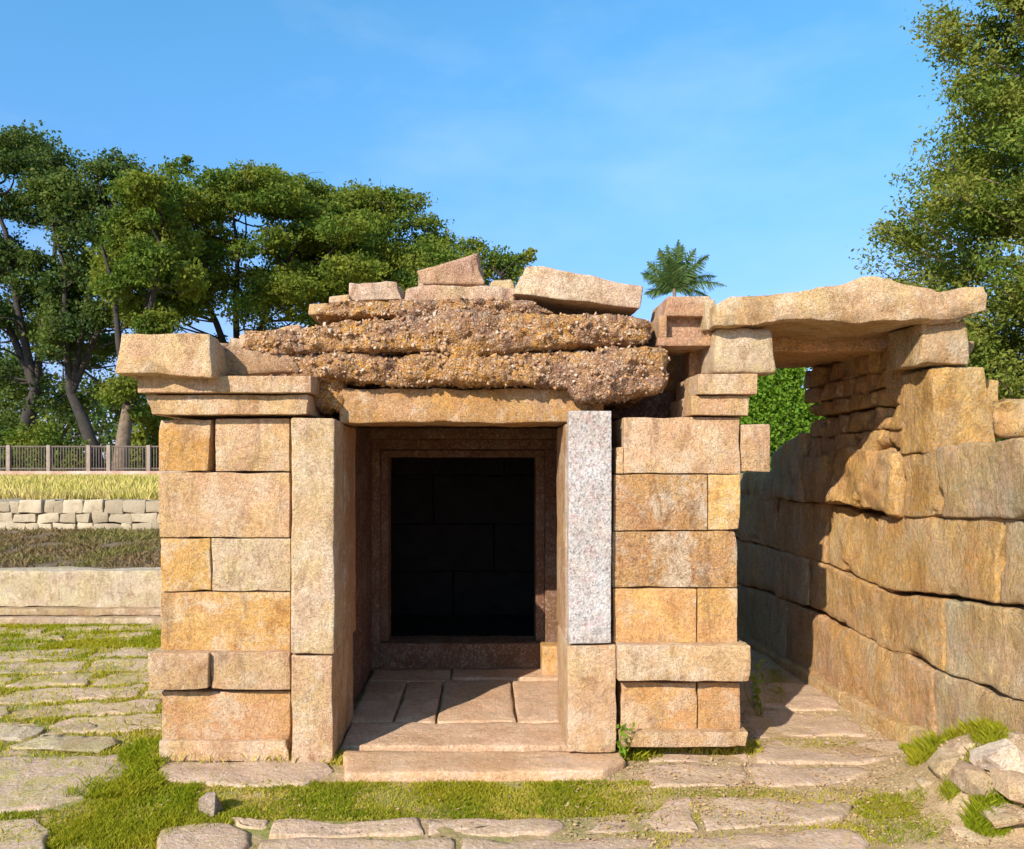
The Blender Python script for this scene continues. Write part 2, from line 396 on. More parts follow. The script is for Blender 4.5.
SLABS = []     # world polygons, kept free of grass
def slab_np(poly, top, thick=.07, jit=.012, seed=0, wave=.006):
    """irregular flagstone: outline with broken edges, worn rim, uneven top"""
    pts = []
    n = len(poly)
    for i in range(n):
        a = np.array(poly[i]); b = np.array(poly[(i + 1) % n]); L = np.linalg.norm(b - a); m = max(1, int(L / .035))
        for t in range(m): pts.append(a + (b - a) * t / m)
    pts = np.array(pts); c = pts.mean(0)
    for i, q in enumerate(pts):
        v = mn.noise_vector(Vector((q[0] * 9, q[1] * 9, seed))); w_ = mn.noise_vector(Vector((q[0] * 28, q[1] * 28, seed)))
        pts[i] += np.array((v.x, v.y)) * jit + np.array((w_.x, w_.y)) * jit * .4
    SLABS.append(pts.copy()); n = len(pts); V = []; Fc = []
    rings = [(1.0, -thick), (1.0, -.012), (-.006, -.003), (-.02, 0), (.72, 0), (.42, 0), (.12, 0)]
    d = np.linalg.norm(pts - c, axis=1, keepdims=True)
    for s, z in rings:
        q = c + (pts - c) * (s if s > 0 else 1 + s / np.maximum(d, .05))
        for x, y in q:
            zz = top + z + (wave * mn.noise(Vector((x * 5, y * 5, seed + 4))) if z > -.05 else 0)
            V.append((x, y, zz))
    for r_ in range(len(rings) - 1):
        for i in range(n):
            j = (i + 1) % n; Fc.append((r_ * n + i, r_ * n + j, (r_ + 1) * n + j, (r_ + 1) * n + i))
    V.append((c[0], c[1], top)); k = len(V) - 1; b = (len(rings) - 1) * n
    for i in range(n): Fc.append((b + i, b + (i + 1) % n, k, k))
    return np.array(V), np.array(Fc)
def mesh_tri_ok(name, v, f):
    me = bpy.data.meshes.new(name)
    me.from_pydata([tuple(map(float, q)) for q in v], [], [tuple(dict.fromkeys(map(int, q))) for q in f]); me.update(); return me

front = [
 [(-90, 762), (118, 757), (135, 768), (122, 782), (72, 803), (40, 812), (-90, 819)],
 [(160, 760), (325, 763), (334, 773), (302, 787), (222, 787), (160, 783)],
 [(-90, 823), (38, 822), (52, 833), (40, 862), (-90, 864)],
 [(162, 829), (232, 823), (250, 834), (236, 866), (150, 866)],
 [(275, 824), (420, 822), (424, 837), (270, 838)], [(426, 823), (560, 821), (567, 829), (548, 837), (427, 837)],
 [(228, 820), (268, 822), (262, 829), (236, 828)],
 [(262, 843), (455, 842), (458, 872), (255, 872)], [(462, 842), (655, 841), (655, 872), (463, 872)],
 [(645, 772), (652, 766), (745, 766), (747, 787), (650, 789)], [(750, 766), (862, 767), (872, 777), (830, 786), (752, 787)],
 [(758, 742), (905, 741), (922, 752), (880, 763), (756, 763)],
 [(655, 744), (752, 745), (750, 762), (650, 763)],
 [(572, 823), (655, 821), (668, 803), (690, 801), (700, 830), (575, 836)], [(694, 800), (800, 800), (852, 807), (842, 823), (703, 831)],
 [(672, 839), (850, 831), (872, 846), (850, 872), (668, 872)],
 [(756, 712), (846, 716), (868, 736), (753, 738)], [(750, 684), (828, 688), (842, 712), (755, 709)],
]
parts = []
for i, pl in enumerate(front):
    parts.append(slab_np([G(*p) for p in pl][::-1], (.012 + .006 * random.random()) if i < 9 else .006 + .006 * random.random(), .07, .02, i * 3.1, .018 if i < 9 else .026))
# vestibule floor
# old flagged court on the left, courses running slightly askew
ang = R(8); ca, sa = math.cos(ang), math.sin(ang); v_ = -2.4; cs_ = random.Random(12)
while v_ < 4.6:
    hgt = cs_.uniform(.30, .46); u_ = -9.4 + cs_.uniform(0, .6)
    while u_ < 6:
        wd = cs_.uniform(.45, 1.2); g_ = cs_.uniform(.02, .07)
        q = [(u_, v_), (u_ + wd - g_, v_ + cs_.uniform(-.04, .04)), (u_ + wd - g_ + cs_.uniform(-.08, .05), v_ + hgt - cs_.uniform(.03, .10)), (u_ + cs_.uniform(-.05, .08), v_ + hgt - cs_.uniform(.03, .10))]
        W = [(-4.2 + ca * a_ - sa * b_, 5.0 + sa * a_ + ca * b_) for a_, b_ in q]
        W = [(min(p[0], -1.93), min(max(p[1], 4.52), 7.93)) for p in W]
        xs_ = [p[0] for p in W]; ys_ = [p[1] for p in W]
        if max(xs_) - min(xs_) > .3 and max(ys_) - min(ys_) > .2 and min(xs_) > -13 and cs_.random() < .9:
            parts.append(slab_np(W, .004 + .010 * cs_.random(), .07, .04, u_ * 3 + v_, .024))
        u_ += wd
    v_ += hgt
v, f = merge(parts); pv = link('pavement', mesh_tri_ok('pavement', v, f), M_PAVE); tag(pv, kind='structure')
M_STEP = granite('step_stone', (.34, .22, .16), .12, (.62, .38, .20), 110, .6, .25, (.60, .40, .28, 1), patch=.3)
v, f = slab_np([G(*p) for p in [(343, 759), (620, 758), (625, 768), (603, 780), (345, 782)]][::-1], .045, .09, .010, 77, .01)
ds = link('doorstep', mesh_tri_ok('doorstep', v, f), M_STEP, origin=(-.1, 4.25, 0)); tag(ds, 'long flat pinkish stone doorstep lying in front of the shrine doorway', 'doorstep')

# ------------------------------------------------------------------ the shrine
D0 = 4.34
sh = empty('stone_shrine', (-.2, D0, 0)); tag(sh, 'small ruined stone shrine of pink and orange granite blocks with a dark doorway', 'shrine')
PK = (.68, .475, .295); OR = (.75, .465, .20); RS = (.66, .40, .20); GY = (.63, .51, .35); YE = (.78, .52, .22)
def col(c, a=.3): j = random.uniform(.94, 1.05); return (c[0] * j, c[1] * j, c[2] * j, a)
def blk(parent, name, x0, x1, y0, y1, c, a=.3, D=D0, depth=.55, mat=None, amp=.0042, chip=.016, r=.0055, **kw):
    kw.setdefault('seed', 3.3)
    sk = {k: kw.pop(k) for k in list(kw) if k in ('gap', 'tl', 'tr', 'bl', 'br', 'lx', 'rx')}
    return stone(name, fcor(x0, x1, y0, y1, D, depth, **sk), mat or M_GR, parent, col(c, a), amp=amp, chip=chip, r=r, **kw)
lp = empty('corner_pier', (X(225, D0), D0, 0), sh); tag(lp, 'left corner pier under a projecting cap stone')
B = lambda *a, **k: blk(lp, 'stone_block', *a, **k)
B(158, 208, 418, 472, OR, .75, rx=4); B(215, 290, 418, 472, PK, .25)
B(158, 290, 472, 538, PK, .48); B(159, 211, 538, 592, YE, .95); B(211, 291, 538, 592, GY, .2)
B(160, 291, 592, 652, OR, .75)
B(147, 209, 653, 691, PK, .2, D=4.26, br=1); B(209, 291, 652, 691, PK, .4, D=4.29, bl=1)
B(161, 291, 691, 741, RS, .55); B(158, 290, 741, 762, PK, .3, D=4.30, chip=.04)
blk(lp, 'cornice', 137, 312, 375, 393, PK, .35, D=4.22, depth=.75, chip=.02, amp=.003); blk(lp, 'cornice', 145, 309, 394, 415, PK, .45, D=4.27, depth=.7, chip=.03, amp=.003)
stone('cap_stone', np.array([[[(X(114, 4.12), 4.12, Z(374, 4.12)), (X(120, 4.12), 4.14, Z(333, 4.12))], [(X(114, 4.12), 5.1, Z(374, 4.12)), (X(120, 4.12), 5.1, Z(333, 4.12))]],
                          [[(X(213, 4.12), 4.12, Z(377, 4.12)), (X(209, 4.12), 4.14, Z(333, 4.12))], [(X(213, 4.12) + .02, 5.1, Z(377, 4.12)), (X(209, 4.12) + .02, 5.1, Z(336, 4.12))]]]), M_GR, lp, col(PK, .3), amp=.010, chip=.08, r=.012)
# jambs
jl = empty('door_jamb', (X(312, D0), D0, 0), sh)
blk(jl, 'jamb_stone', 290, 335, 416, 655, (.66, .50, .34), .10, D=4.25, depth=.29, tr=-2, tl=-1, r=.014); blk(jl, 'jamb_stone', 291, 333, 655, 764, PK, .3, depth=.68, D=4.26)
stone('jamb_stone', box_cor(X(296, D0), -.79, 4.55, 4.93, .58, 1.828), M_GR, jl, col((.56, .33, .17), .4), amp=.004)
jr = empty('door_jamb', (X(590, D0), D0, 0), sh); tag(jr, 'pale whitish granite door jamb')
blk(jr, 'jamb_stone', 568, 612, 410, 644, PK, 0, depth=.10, D=4.29, mat=M_WH, r=.005, chip=.0, amp=.003); blk(jr, 'jamb_stone', 567, 617, 645, 753, PK, .3, D=4.30, depth=.6)
stone('jamb_stone', box_cor(.448, X(605, D0), 4.40, 4.93, .64, 1.828), M_GR, jr, col((.54, .34, .20), .5), amp=.004)
# main lintel
stone('lintel', box_cor(X(338, 4.46), X(606, 4.46), 4.46, 4.92, 1.835, 2.03), M_GR, sh, col((.56, .34, .17), .7), amp=.008, chip=.06)
# right pier
rp = empty('corner_pier', (X(680, D0), D0, 0), sh); tag(rp, 'right corner pier beside the passage')
B = lambda *a, **k: blk(rp, 'stone_block', *a, **k)
B(623, 741, 417, 474, PK, .45, tl=0); B(615, 624, 446, 474, PK, .4, depth=.3, r=.006)
B(613, 708, 474, 531, RS, .5, mat=M_LIC); B(708, 741, 474, 531, YE, .7)
B(612, 738, 531, 588, RS, .55, mat=M_LIC); B(613, 697, 588, 644, OR, .45); B(697, 738, 588, 644, OR, .5)
B(618, 751, 645, 682, PK, .35, D=4.26); B(620, 698, 682, 732, RS, .5); B(698, 741, 682, 732, RS, .6); B(619, 750, 732, 748, PK, .4, D=4.28, chip=.04)
blk(rp, 'cornice', 691, 750, 395, 416, PK, .3, D=4.30, depth=.55); blk(rp, 'cornice', 697, 758, 373, 395, PK, .3, D=4.27, depth=.5)
blk(rp, 'support_block', 714, 777, 328, 373, GY, .15, D=4.30, depth=.55, amp=.012, r=.025, rx=-3, lx=2)
stone('stone_block', box_cor(X(686, 4.7), X(706, 4.7), 4.62, 5.1, Z(388, 4.7), Z(346, 4.7)), M_RUST, rp, col(RS, .3), amp=.01)
B(740, 771, 424, 472, PK, .3, D=4.36, depth=.9, amp=.01)
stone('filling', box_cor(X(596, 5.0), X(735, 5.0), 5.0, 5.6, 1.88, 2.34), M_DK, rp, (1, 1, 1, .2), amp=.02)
fl = [(-.80, .545, 4.44, 4.85), (-.83, -.56, 4.875, 5.80), (-.545, -.30, 4.88, 5.76), (-.285, .19, 4.875, 5.83), (.205, .555, 4.875, 5.80), (-.84, -.25, 5.80, 6.12), (-.24, .555, 5.85, 6.12)]
fp = [slab_np([(a, c), (b, c), (b, d), (a, d)], .032 + .012 * random.random(), .06, .007, 40 + i, .012) for i, (a, b, c, d) in enumerate(fl)]
v, f = merge(fp); M_FL = granite('floor_stone', (.30, .19, .13), .15, (.66, .44, .29), 90, .8, .3, (.76, .50, .34, 1), patch=.5)
link('porch_floor', mesh_tri_ok('porch_floor', v, f), M_FL, sh, origin=(-.1, 5.2, .03))
# side walls of the shrine, in courses
courses = [0, .10, .375, .565, .91, 1.20, 1.55, 1.86]
for sx, x0, x1 in ((-1, -1.755, -1.50), (1, 1.17, 1.375)):
    sw = empty('side_wall', ((x0 + x1) / 2, 6.3, 0), sh)
    for i in range(len(courses) - 1):
        y = 4.95 + (0 if i % 2 else .12)
        if i == 2: xa, xb = (x0 - .05, x1) if sx < 0 else (x0, x1 + .05)
        else: xa, xb = x0, x1
        while y < 8.25:
            L = min(random.uniform(.5, .95), 8.35 - y)
            if L < .12: break
            stone('stone_block', box_cor(xa, xb, y + .003, y + L - .003, courses[i] + .003, courses[i + 1] - .003), M_GR, sw, col(random.choice([PK, OR, RS, GY]), random.choice([.2, .4, .7])), res=.07, amp=.007, chip=.06)
            y += L
bw = empty('rear_wall', (-.2, 8.3, 0), sh)
for i in range(len(courses) - 1):
    x = -1.5
    while x < 1.1:
        L = min(random.uniform(.5, .95), 1.17 - x)
        if L < .1: break
        stone('stone_block', box_cor(x, x + L - .005, 8.15, 8.36, courses[i] + .003, courses[i + 1] - .003), M_GR, bw, col(PK, .3), res=.09, amp=.006)
        x += L
# vestibule walls, door frame, chamber
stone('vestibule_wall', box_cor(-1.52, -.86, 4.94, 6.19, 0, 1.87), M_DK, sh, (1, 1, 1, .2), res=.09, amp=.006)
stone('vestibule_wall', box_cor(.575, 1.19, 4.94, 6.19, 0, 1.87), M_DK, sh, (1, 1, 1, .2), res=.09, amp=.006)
fr = empty('door_frame', (-.17, 6.2, 0), sh)
def fb(name, x0, x1, y0, y1, z0, z1, c=(.26, .155, .11), a=.3): return stone(name, box_cor(x0, x1, y0, y1, z0, z1), M_RUST, fr, col(c, a), res=.05, amp=.003, r=.008)
fb('frame_jamb', -.88, -.80, 6.14, 6.4, .0, 1.72); fb('frame_jamb', -.80, -.742, 6.19, 6.4, .235, 1.68)
fb('frame_jamb', .40, .47, 6.19, 6.4, .235, 1.68); fb('frame_jamb', .47, .585, 6.14, 6.4, .0, 1.72)
fb('frame_lintel', -.89, .59, 6.15, 6.4, 1.722, 1.80); fb('frame_lintel', -.80, .47, 6.20, 6.4, 1.66, 1.715); fb('frame_lintel', -.95, .60, 6.05, 6.4, 1.80, 1.88)
fb('door_sill', -.80, .47, 6.13, 6.42, .02, .232)
stone('corner_stone', box_cor(.43, .585, 5.95, 6.13, 0, .25), M_GR, fr, col(OR, .5), amp=.006)
ch = empty('inner_chamber', (-.2, 7.2, 0), sh)
def cb(n, *a): return stone(n, box_cor(*a), M_DK if n in ('ceiling_slab', 'frame_wall') else M_SHADE, ch, (1, 1, 1, .1), res=.12, amp=.006)
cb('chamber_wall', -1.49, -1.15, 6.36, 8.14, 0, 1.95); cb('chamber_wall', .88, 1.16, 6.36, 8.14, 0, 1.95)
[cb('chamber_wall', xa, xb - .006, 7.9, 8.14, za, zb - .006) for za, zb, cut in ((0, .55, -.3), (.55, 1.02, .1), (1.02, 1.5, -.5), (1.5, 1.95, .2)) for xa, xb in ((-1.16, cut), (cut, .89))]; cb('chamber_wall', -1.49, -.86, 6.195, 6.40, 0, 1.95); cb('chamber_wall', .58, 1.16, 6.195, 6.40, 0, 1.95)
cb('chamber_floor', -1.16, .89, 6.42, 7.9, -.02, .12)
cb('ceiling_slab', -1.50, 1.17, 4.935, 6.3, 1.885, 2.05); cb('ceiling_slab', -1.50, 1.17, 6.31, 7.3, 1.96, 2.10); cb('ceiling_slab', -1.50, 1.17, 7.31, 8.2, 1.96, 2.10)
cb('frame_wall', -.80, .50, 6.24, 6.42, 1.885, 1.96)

PEB = np.array([(-1, -1, -.6), (1, -.8, -.6), (.9, 1, -.6), (-.8, .9, -.6), (-.5, -.6, .5), (.7, -.5, .6), (.5, .6, .5), (-.6, .5, .6)]); PEBF = np.array([(0, 3, 2, 1), (4, 5, 6, 7), (0, 1, 5, 4), (1, 2, 6, 5), (2, 3, 7, 6), (3, 0, 4, 7)]); PEBS = []
# rubble bedding between the ceiling slabs and the laterite crust
def laterite(parent, cor, res=.013, r=.10, seed=0, amp=.028, name='laterite_course'):
    v, f = stone_np(cor, res=res, r=r, amp=amp, freq=2.6, seed=seed, fine=0)
    cen = v.mean(0)
    for i in range(len(v)):
        P = Vector(v[i]); d, _ = mn.voronoi(P * 30); d2, _ = mn.voronoi(P * 15 + Vector((3, 1, 2)))
        n = P - Vector(cen); n.x *= .15; n.y *= .5; n.normalize()
        big = mn.fractal(P * 4.5, 1., 2., 3)
        v[i] += np.array(n * ((.45 - d[0]) * .036 + (.45 - d2[0]) * .040 + big * .026))
    rs = np.random.default_rng(int(seed) + 50); sel = v[(v[:, 1] < cen[1] - .22) | (v[:, 2] > v[:, 2].max() - .05)]
    for q in sel[rs.choice(len(sel), min(len(sel), int(430 * (v[:, 0].max() - v[:, 0].min()) + 60)), replace=False)]:
        s_ = rs.uniform(.005, .013) * (1.5 if rs.random() < .10 else 1); w3 = PEB * rs.uniform(.55, 1.25, (8, 3)) * s_; a_ = rs.uniform(0, 6.28); c_, d_ = math.cos(a_), math.sin(a_)
        w3 = np.stack([w3[:, 0] * c_ - w3[:, 2] * d_, w3[:, 1], w3[:, 0] * d_ + w3[:, 2] * c_], 1); PEBS.append((w3 + q, PEBF))
    return link(name, mesh_np(name, v, f), M_LAT, parent, True, None, tuple(cen))
def lcor(pts, D, Db):
    """pts: TL, TR, BR, BL px on the front at distance D"""
    (a, b), (c, d), (e, g), (h, i) = pts
    q = np.zeros((2, 2, 2, 3))
    for y, DD in ((0, D), (1, Db)):
        q[0, y, 1] = (X(a, D), DD, Z(b, D)); q[1, y, 1] = (X(c, D), DD, Z(d, D)); q[1, y, 0] = (X(e, D), DD, Z(g, D)); q[0, y, 0] = (X(h, D), DD, Z(i, D))
    return q
crust = empty('laterite_crust', (-.1, 4.6, 2.0), sh); tag(crust, 'eroded pebbly orange laterite crust over the doorway')
laterite(crust, lcor([(240, 330), (475, 309), (475, 352), (240, 353)], 4.33, 5.3), seed=1)
laterite(crust, lcor([(440, 309), (656, 312), (650, 340), (440, 360)], 4.30, 5.3), seed=2)
laterite(crust, lcor([(262, 350), (440, 354), (440, 384), (262, 380)], 4.36, 5.2), seed=3)
laterite(crust, lcor([(400, 353), (600, 349), (600, 388), (400, 383)], 4.33, 5.2), seed=4)
laterite(crust, lcor([(560, 347), (675, 345), (671, 392), (574, 402)], 4.26, 5.0), seed=5, r=.1)
laterite(crust, lcor([(300, 372), (345, 372), (345, 408), (306, 411)], 4.45, 4.6), seed=6, r=.05)
laterite(crust, lcor([(330, 299), (525, 297), (560, 314), (310, 316)], 4.42, 5.4), seed=7, r=.04, amp=.015)
def pebble_mat():
    m, nt, bs, out = newmat('embedded_pebbles'); k = N(nt); g = k.n('ShaderNodeNewGeometry'); ra = g.outputs['Random Per Island']
    cr_ = k.n('ShaderNodeValToRGB'); k.L(ra, cr_.inputs[0]); e = cr_.color_ramp; e.elements[0].color = (.17, .09, .06, 1); e.elements[1].color = (.54, .41, .29, 1); e.elements[1].position = .97
    for p_, c_ in ((.3, (.36, .19, .10, 1)), (.6, (.50, .27, .11, 1)), (.82, (.44, .29, .20, 1))): q = e.elements.new(p_); q.color = c_
    k.L(cr_.outputs[0], bs.inputs['Base Color']); k.L(k.bump(k.noise(k.pos(rand=False), 200, 4, .7), .8, .003), bs.inputs['Normal']); return m
o = link('pebbles', mesh_np('pebbles', *merge(PEBS)), pebble_mat(), crust, smooth=False, origin=(-.1, 4.4, 2.2)); o['kind'] = 'stuff'
stone('bedding_fill', box_cor(-1.35, X(690, 4.9), 4.95, 7.9, 2.06, 2.42), M_RUST, crust, col(RS, .4), res=.09, amp=.04, r=.08)
stone('bedding_stone', lcor([(222, 334), (262, 337), (310, 374), (212, 376)], 4.35, 5.0), M_GR, crust, col((.50, .35, .23), .4), amp=.02, chip=.1, r=.03)
stone('bedding_stone', lcor([(232, 331), (300, 326), (305, 340), (240, 345)], 4.62, 5.3), M_GR, crust, col(PK, .4), amp=.02, chip=.1, r=.02)

# loose stones on the roof
def loose(name, cor, c, a, label, cat, mat=None, group=None, **kw):
    o = stone(name, cor, mat or M_GR, None, col(c, a), **kw); tag(o, label, cat, group); return o
gr_ = 'loose slabs lying on the roof'
loose('roof_slab', lcor([(349, 281), (399, 281), (402, 299), (348, 300)], 4.62, 5.3), (.66, .50, .38), .1, 'squarish pale slab with straight left end, lying left of the leaning boulder on the roof', 'stone slab', group=gr_, amp=.008, chip=.05, r=.01)
loose('roof_slab', lcor([(402, 284), (516, 286), (516, 302), (402, 301)], 4.60, 5.4), (.66, .50, .38), .15, 'long low pale slab lying flat under the leaning boulder', 'stone slab', group=gr_, amp=.010, chip=.06, r=.012)
loose('roof_slab', lcor([(329, 296), (349, 294), (350, 306), (328, 307)], 4.60, 5.2), PK, .1, 'small pale slab forming the middle step at the left end of the roof', 'stone slab', group=gr_, amp=.006, r=.01)
loose('roof_slab', lcor([(309, 304), (328, 303), (330, 314), (308, 315)], 4.58, 5.2), PK, .2, 'lowest and leftmost little slab of the stepped roof edge', 'stone slab', group=gr_, amp=.006, r=.01)
D = 4.75
loose('boulder', np.array([[[(X(415, D), D, Z(284, D)), (X(417, D), D, Z(270, D))], [(X(420, D), D + .4, Z(284, D)), (X(425, D), D + .4, Z(272, D))]],
                           [[(X(486, D), D, Z(285, D)), (X(478, D), D, Z(252, D))], [(X(487, D), D + .45, Z(286, D)), (X(484, D), D + .4, Z(255, D))]]]), (.60, .40, .31), .35,
      'pinkish wedge shaped boulder leaning on the highest point of the shrine roof', 'boulder', amp=.007, chip=.06, r=.012, res=.025)
loose('boulder', lcor([(492, 279), (512, 277), (516, 290), (488, 290)], 4.85, 5.2), GY, .1, 'small grey stone wedged between the leaning boulder and the big tilted slab', 'boulder', amp=.02, r=.03)
D = 4.55
loose('tilted_slab', np.array([[[(X(511, D), D, Z(294, D)), (X(527, D), D, Z(262, D))], [(X(513, D), D + .7, Z(286, D)), (X(528, D), D + .7, Z(261, D))]],
                               [[(X(640, D), D, Z(309, D)), (X(643, D), D, Z(287, D))], [(X(640, D), D + .7, Z(304, D)), (X(643, D), D + .7, Z(283, D))]]]), (.68, .53, .41), .05,
      'large pale granite slab tilting down to the right on top of the roof', 'stone slab', amp=.010, chip=.06, r=.012, res=.03)
# block with a sunk panel
def hollow():
    D = 4.40; hb = empty('hollowed_block', (X(687, D), D, Z(343, D))); tag(hb, 'small squared block with a sunk rectangular recess, on the roof beside the tilted slab', 'stone block')
    cc = (.60, .38, .25)
    def q(n, x0, x1, y0, y1, **k): stone(n, fcor(x0, x1, y0, y1, D, .4, gap=.0, **k), M_GR, hb, col(cc, .4), amp=.003, r=.008, res=.02)
    q('block_top', 664, 712, 296, 316, lx=4, rx=-1); q('block_bottom', 658, 711, 337, 346); q('block_side', 659, 667, 315, 338); q('block_side', 708, 713, 315, 338)
    stone('recess', fcor(666, 709, 315, 338, D + .07, .3, gap=0), M_RUST, hb, col(cc, .3), amp=.003, r=.006)
hollow()

# ------------------------------------------------------------------ passage: right-hand wall and covering slabs
WX = 2.45
def wx(Dp): return WX + .02 * (5 - Dp)
def wpt(px, py):
    D = WX * F / (px - VX); D = (WX + .02 * (5 - D)) * F / (px - VX); return D, Z(py, D)
def wcor(tl, tr, br, bl, proud=0., thick=.45, gap=.002):
    q = np.zeros((2, 2, 2, 3))      # [x: 0 inner face, 1 back][y: 0 near camera (right px), 1 far (left px)][z]
    for (b, c_), p in {(1, 1): tl, (0, 1): tr, (0, 0): br, (1, 0): bl}.items():
        Dp, z = wpt(*p); Dp += gap * 2.5 if b == 0 else -gap * 2.5; z += -gap if c_ else gap
        q[0, b, c_] = (wx(Dp) - proud, Dp, z); q[1, b, c_] = (wx(Dp) + thick, Dp, z)
    return q
rw = empty('passage_wall', (2.7, 5.2, 0)); tag(rw, 'massive wall of rough ochre and grey granite blocks along the right of the passage', 'wall')
def line(pts): 
    xs_, ys_ = zip(*pts); return lambda x: float(np.interp(x, xs_, ys_))
JA = line([(700, 572), (742, 586), (805, 606), (850, 628), (890, 648), (905, 662), (1024, 702), (1140, 745)])
JB = line([(700, 528), (742, 543), (805, 557), (850, 575), (893, 594), (1024, 606), (1140, 625)])
JC = line([(700, 497), (742, 499), (800, 498), (878, 515), (1024, 519), (1140, 528)])
J0 = line([(700, 616), (742, 638), (800, 677), (860, 708), (930, 736), (1024, 790), (1140, 860)])
JF = line([(700, 626), (742, 654), (800, 690), (860, 722), (930, 752), (1024, 812), (1140, 890)])
def wb_(j1, j2, x0, x1, c, a, **k):
    pr = k.pop('proud', random.uniform(-.004, .008)); sk = k.pop('skew', 0)
    kw = dict(amp=.022, freq=2.3, chip=.05, r=.017, res=.033, fine=.005, seed=11.); kw.update(k)
    return stone('wall_block', wcor((x0, j1(x0)), (x1, j1(x1)), (x1 + sk, j2(x1 + sk)), (x0, j2(x0)), pr), M_RW, rw, col(c, a), **kw)
OC = (.90, .61, .27); BR = (.82, .56, .29); GG = (.76, .68, .50); RD = (.84, .53, .29)
JT = line([(700, 610), (742, 631), (800, 668), (860, 698), (930, 724), (1024, 786), (1140, 856)])
wb_(JT, JF, 716, 850, BR, .2, proud=.07, amp=.02); wb_(JT, JF, 850, 980, OC, .3, proud=.075, amp=.02); wb_(JT, JF, 980, 1140, GG, .2, proud=.08)
wb_(JA, J0, 716, 785, GG, .1); wb_(JA, J0, 785, 932, RD, .5); wb_(JA, J0, 932, 1140, GG, .3, proud=.0)
wb_(JB, JA, 716, 808, GG, .1); wb_(JB, JA, 808, 893, BR, .3, skew=14); wb_(JB, JA, 893, 946, OC, .6); wb_(JB, JA, 946, 1140, GG, .35)
wb_(JC, JB, 716, 776, GG, .1); wb_(JC, JB, 776, 826, BR, .2); wb_(JC, JB, 826, 874, OC, .4, proud=-.02, skew=14); wb_(JC, JB, 877, 1000, OC, .55, proud=.004); wb_(JC, JB, 1000, 1140, GG, .2)
# course above the third joint
def wq(tl, tr, br, bl, c, a, **k):
    kw = dict(amp=.022, freq=2.3, chip=.06, r=.018, res=.033, fine=.005, seed=11.); pr = k.pop('proud', .01); th = k.pop('thick', .45); kw.update(k)
    return stone('wall_block', wcor(tl, tr, br, bl, pr, th), M_RW, rw, col(c, a), **kw)
wq((940, 447), (1040, 433), (1040, 521), (945, 518), GG, .12, proud=.03, thick=.5); wq((1042, 434), (1150, 424), (1150, 530), (1042, 521), GG, .2, proud=.02)
wq((905, 452), (942, 449), (946, 518), (905, 517), YE, .9, proud=.02)
wq((832, 452), (904, 448), (904, 516), (834, 505), OC, .3, proud=.05, amp=.045, freq=4)
wq((806, 458), (832, 456), (834, 505), (806, 501), BR, .2, proud=.03); wq((716, 477), (772, 470), (774, 501), (716, 501), GG, .0, amp=.03); wq((772, 452), (806, 432), (806, 501), (774, 501), GG, .0, amp=.03, proud=.03)
# tall upper part: rubble, then big end blocks facing the viewer
zr = [1.67, 1.82, 1.96, 2.07, 2.19, 2.33]
for i in range(len(zr) - 1):
    Dp = 4.66
    while Dp < 5.98:
        L = min(random.uniform(.16, .42), 6.0 - Dp)
        if L < .08: break
        pr = random.uniform(-.02, .04); z0, z1 = zr[i], zr[i + 1]; sl_ = -.02 * (Dp - 4.66)
        jz = random.uniform(-.012, .012)
        cor = [[[(x, y, z) for z in (z0 + sl_ + .004 + jz, z1 + sl_ - .004)] for y in (Dp, Dp + L - .006)] for x in (wx(Dp) - pr, wx(Dp) + .4)]
        stone('wall_block', cor, M_RW, rw, col(random.choice([OC, BR, RD, OC]), random.uniform(.2, .6)), seed=11., amp=.02, freq=5, chip=.08, r=.014, res=.03, fine=.004)
        Dp += L
def eb(x0, x1, y0, y1, D, depth, c, a, **k):
    sk = {q: k.pop(q) for q in list(k) if q in ('tl', 'tr', 'bl', 'br', 'lx', 'rx')}
    kw = dict(amp=.018, freq=2.6, chip=.05, r=.012, res=.03, fine=.005, seed=11.); kw.update(k)
    return stone('wall_block', fcor(x0, x1, y0, y1, D, depth, **sk), M_RW, rw, col(c, a), **kw)
eb(934, 998, 365, 453, 4.32, .36, (.90, .61, .25), .7, tl=-2, rx=-14, br=8, amp=.010); eb(921, 969, 320, 364, 4.30, .38, GG, .25, amp=.02, rx=-4)
eb(968, 1000, 380, 436, 4.7, .5, OC, .4)
loose('boulder', fcor(1001, 1050, 396, 437, 4.3, .4, tl=-4), OC, .4, 'yellowish boulder sitting on the grey wall block at the right edge', 'boulder', mat=M_RW, amp=.03, r=.05, chip=.1)

def capslab():
    D = 4.20; top = line([(717, 303), (730, 297), (775, 295), (812, 289), (845, 283), (862, 277), (878, 275), (900, 281), (912, 287), (950, 289), (987, 287)])
    bot = line([(717, 323), (740, 324), (800, 319), (860, 321), (905, 322), (935, 318), (960, 318), (985, 311)])
    v, f = stone_np(box_cor(X(717, D), X(987, D), D, 4.92, 0, 1), res=.03, r=.015, amp=0, fine=0, seed=1)
    for i in range(len(v)):
        px = v[i, 0] / D * F + VX; px = min(max(px, 717), 987); t = min(max(v[i, 2], 0), 1); zt = Z(top(px), D); zb = Z(bot(px), D) + (v[i, 1] - D) * .015
        v[i, 2] = zb + (zt - zb) * t
        P = Vector(v[i]); e = .04 * (1 - math.sin(t * math.pi)) if v[i, 1] < D + .03 else 0
        n = mn.noise_vector(P * 3.6) * .016 + mn.noise_vector(P * 10) * .014 + mn.noise_vector(P * 27) * .005
        v[i] += np.array(n); v[i, 1] += e * (.3 + abs(mn.noise(P * 3)))
    o = link('capping_slab', mesh_np('capping_slab', v, f), M_GR, None, True, col((.68, .49, .29), .5), tuple(v.mean(0)))
    tag(o, 'long rough capping slab with a humped top, bridging the passage at its front', 'stone slab')
capslab()
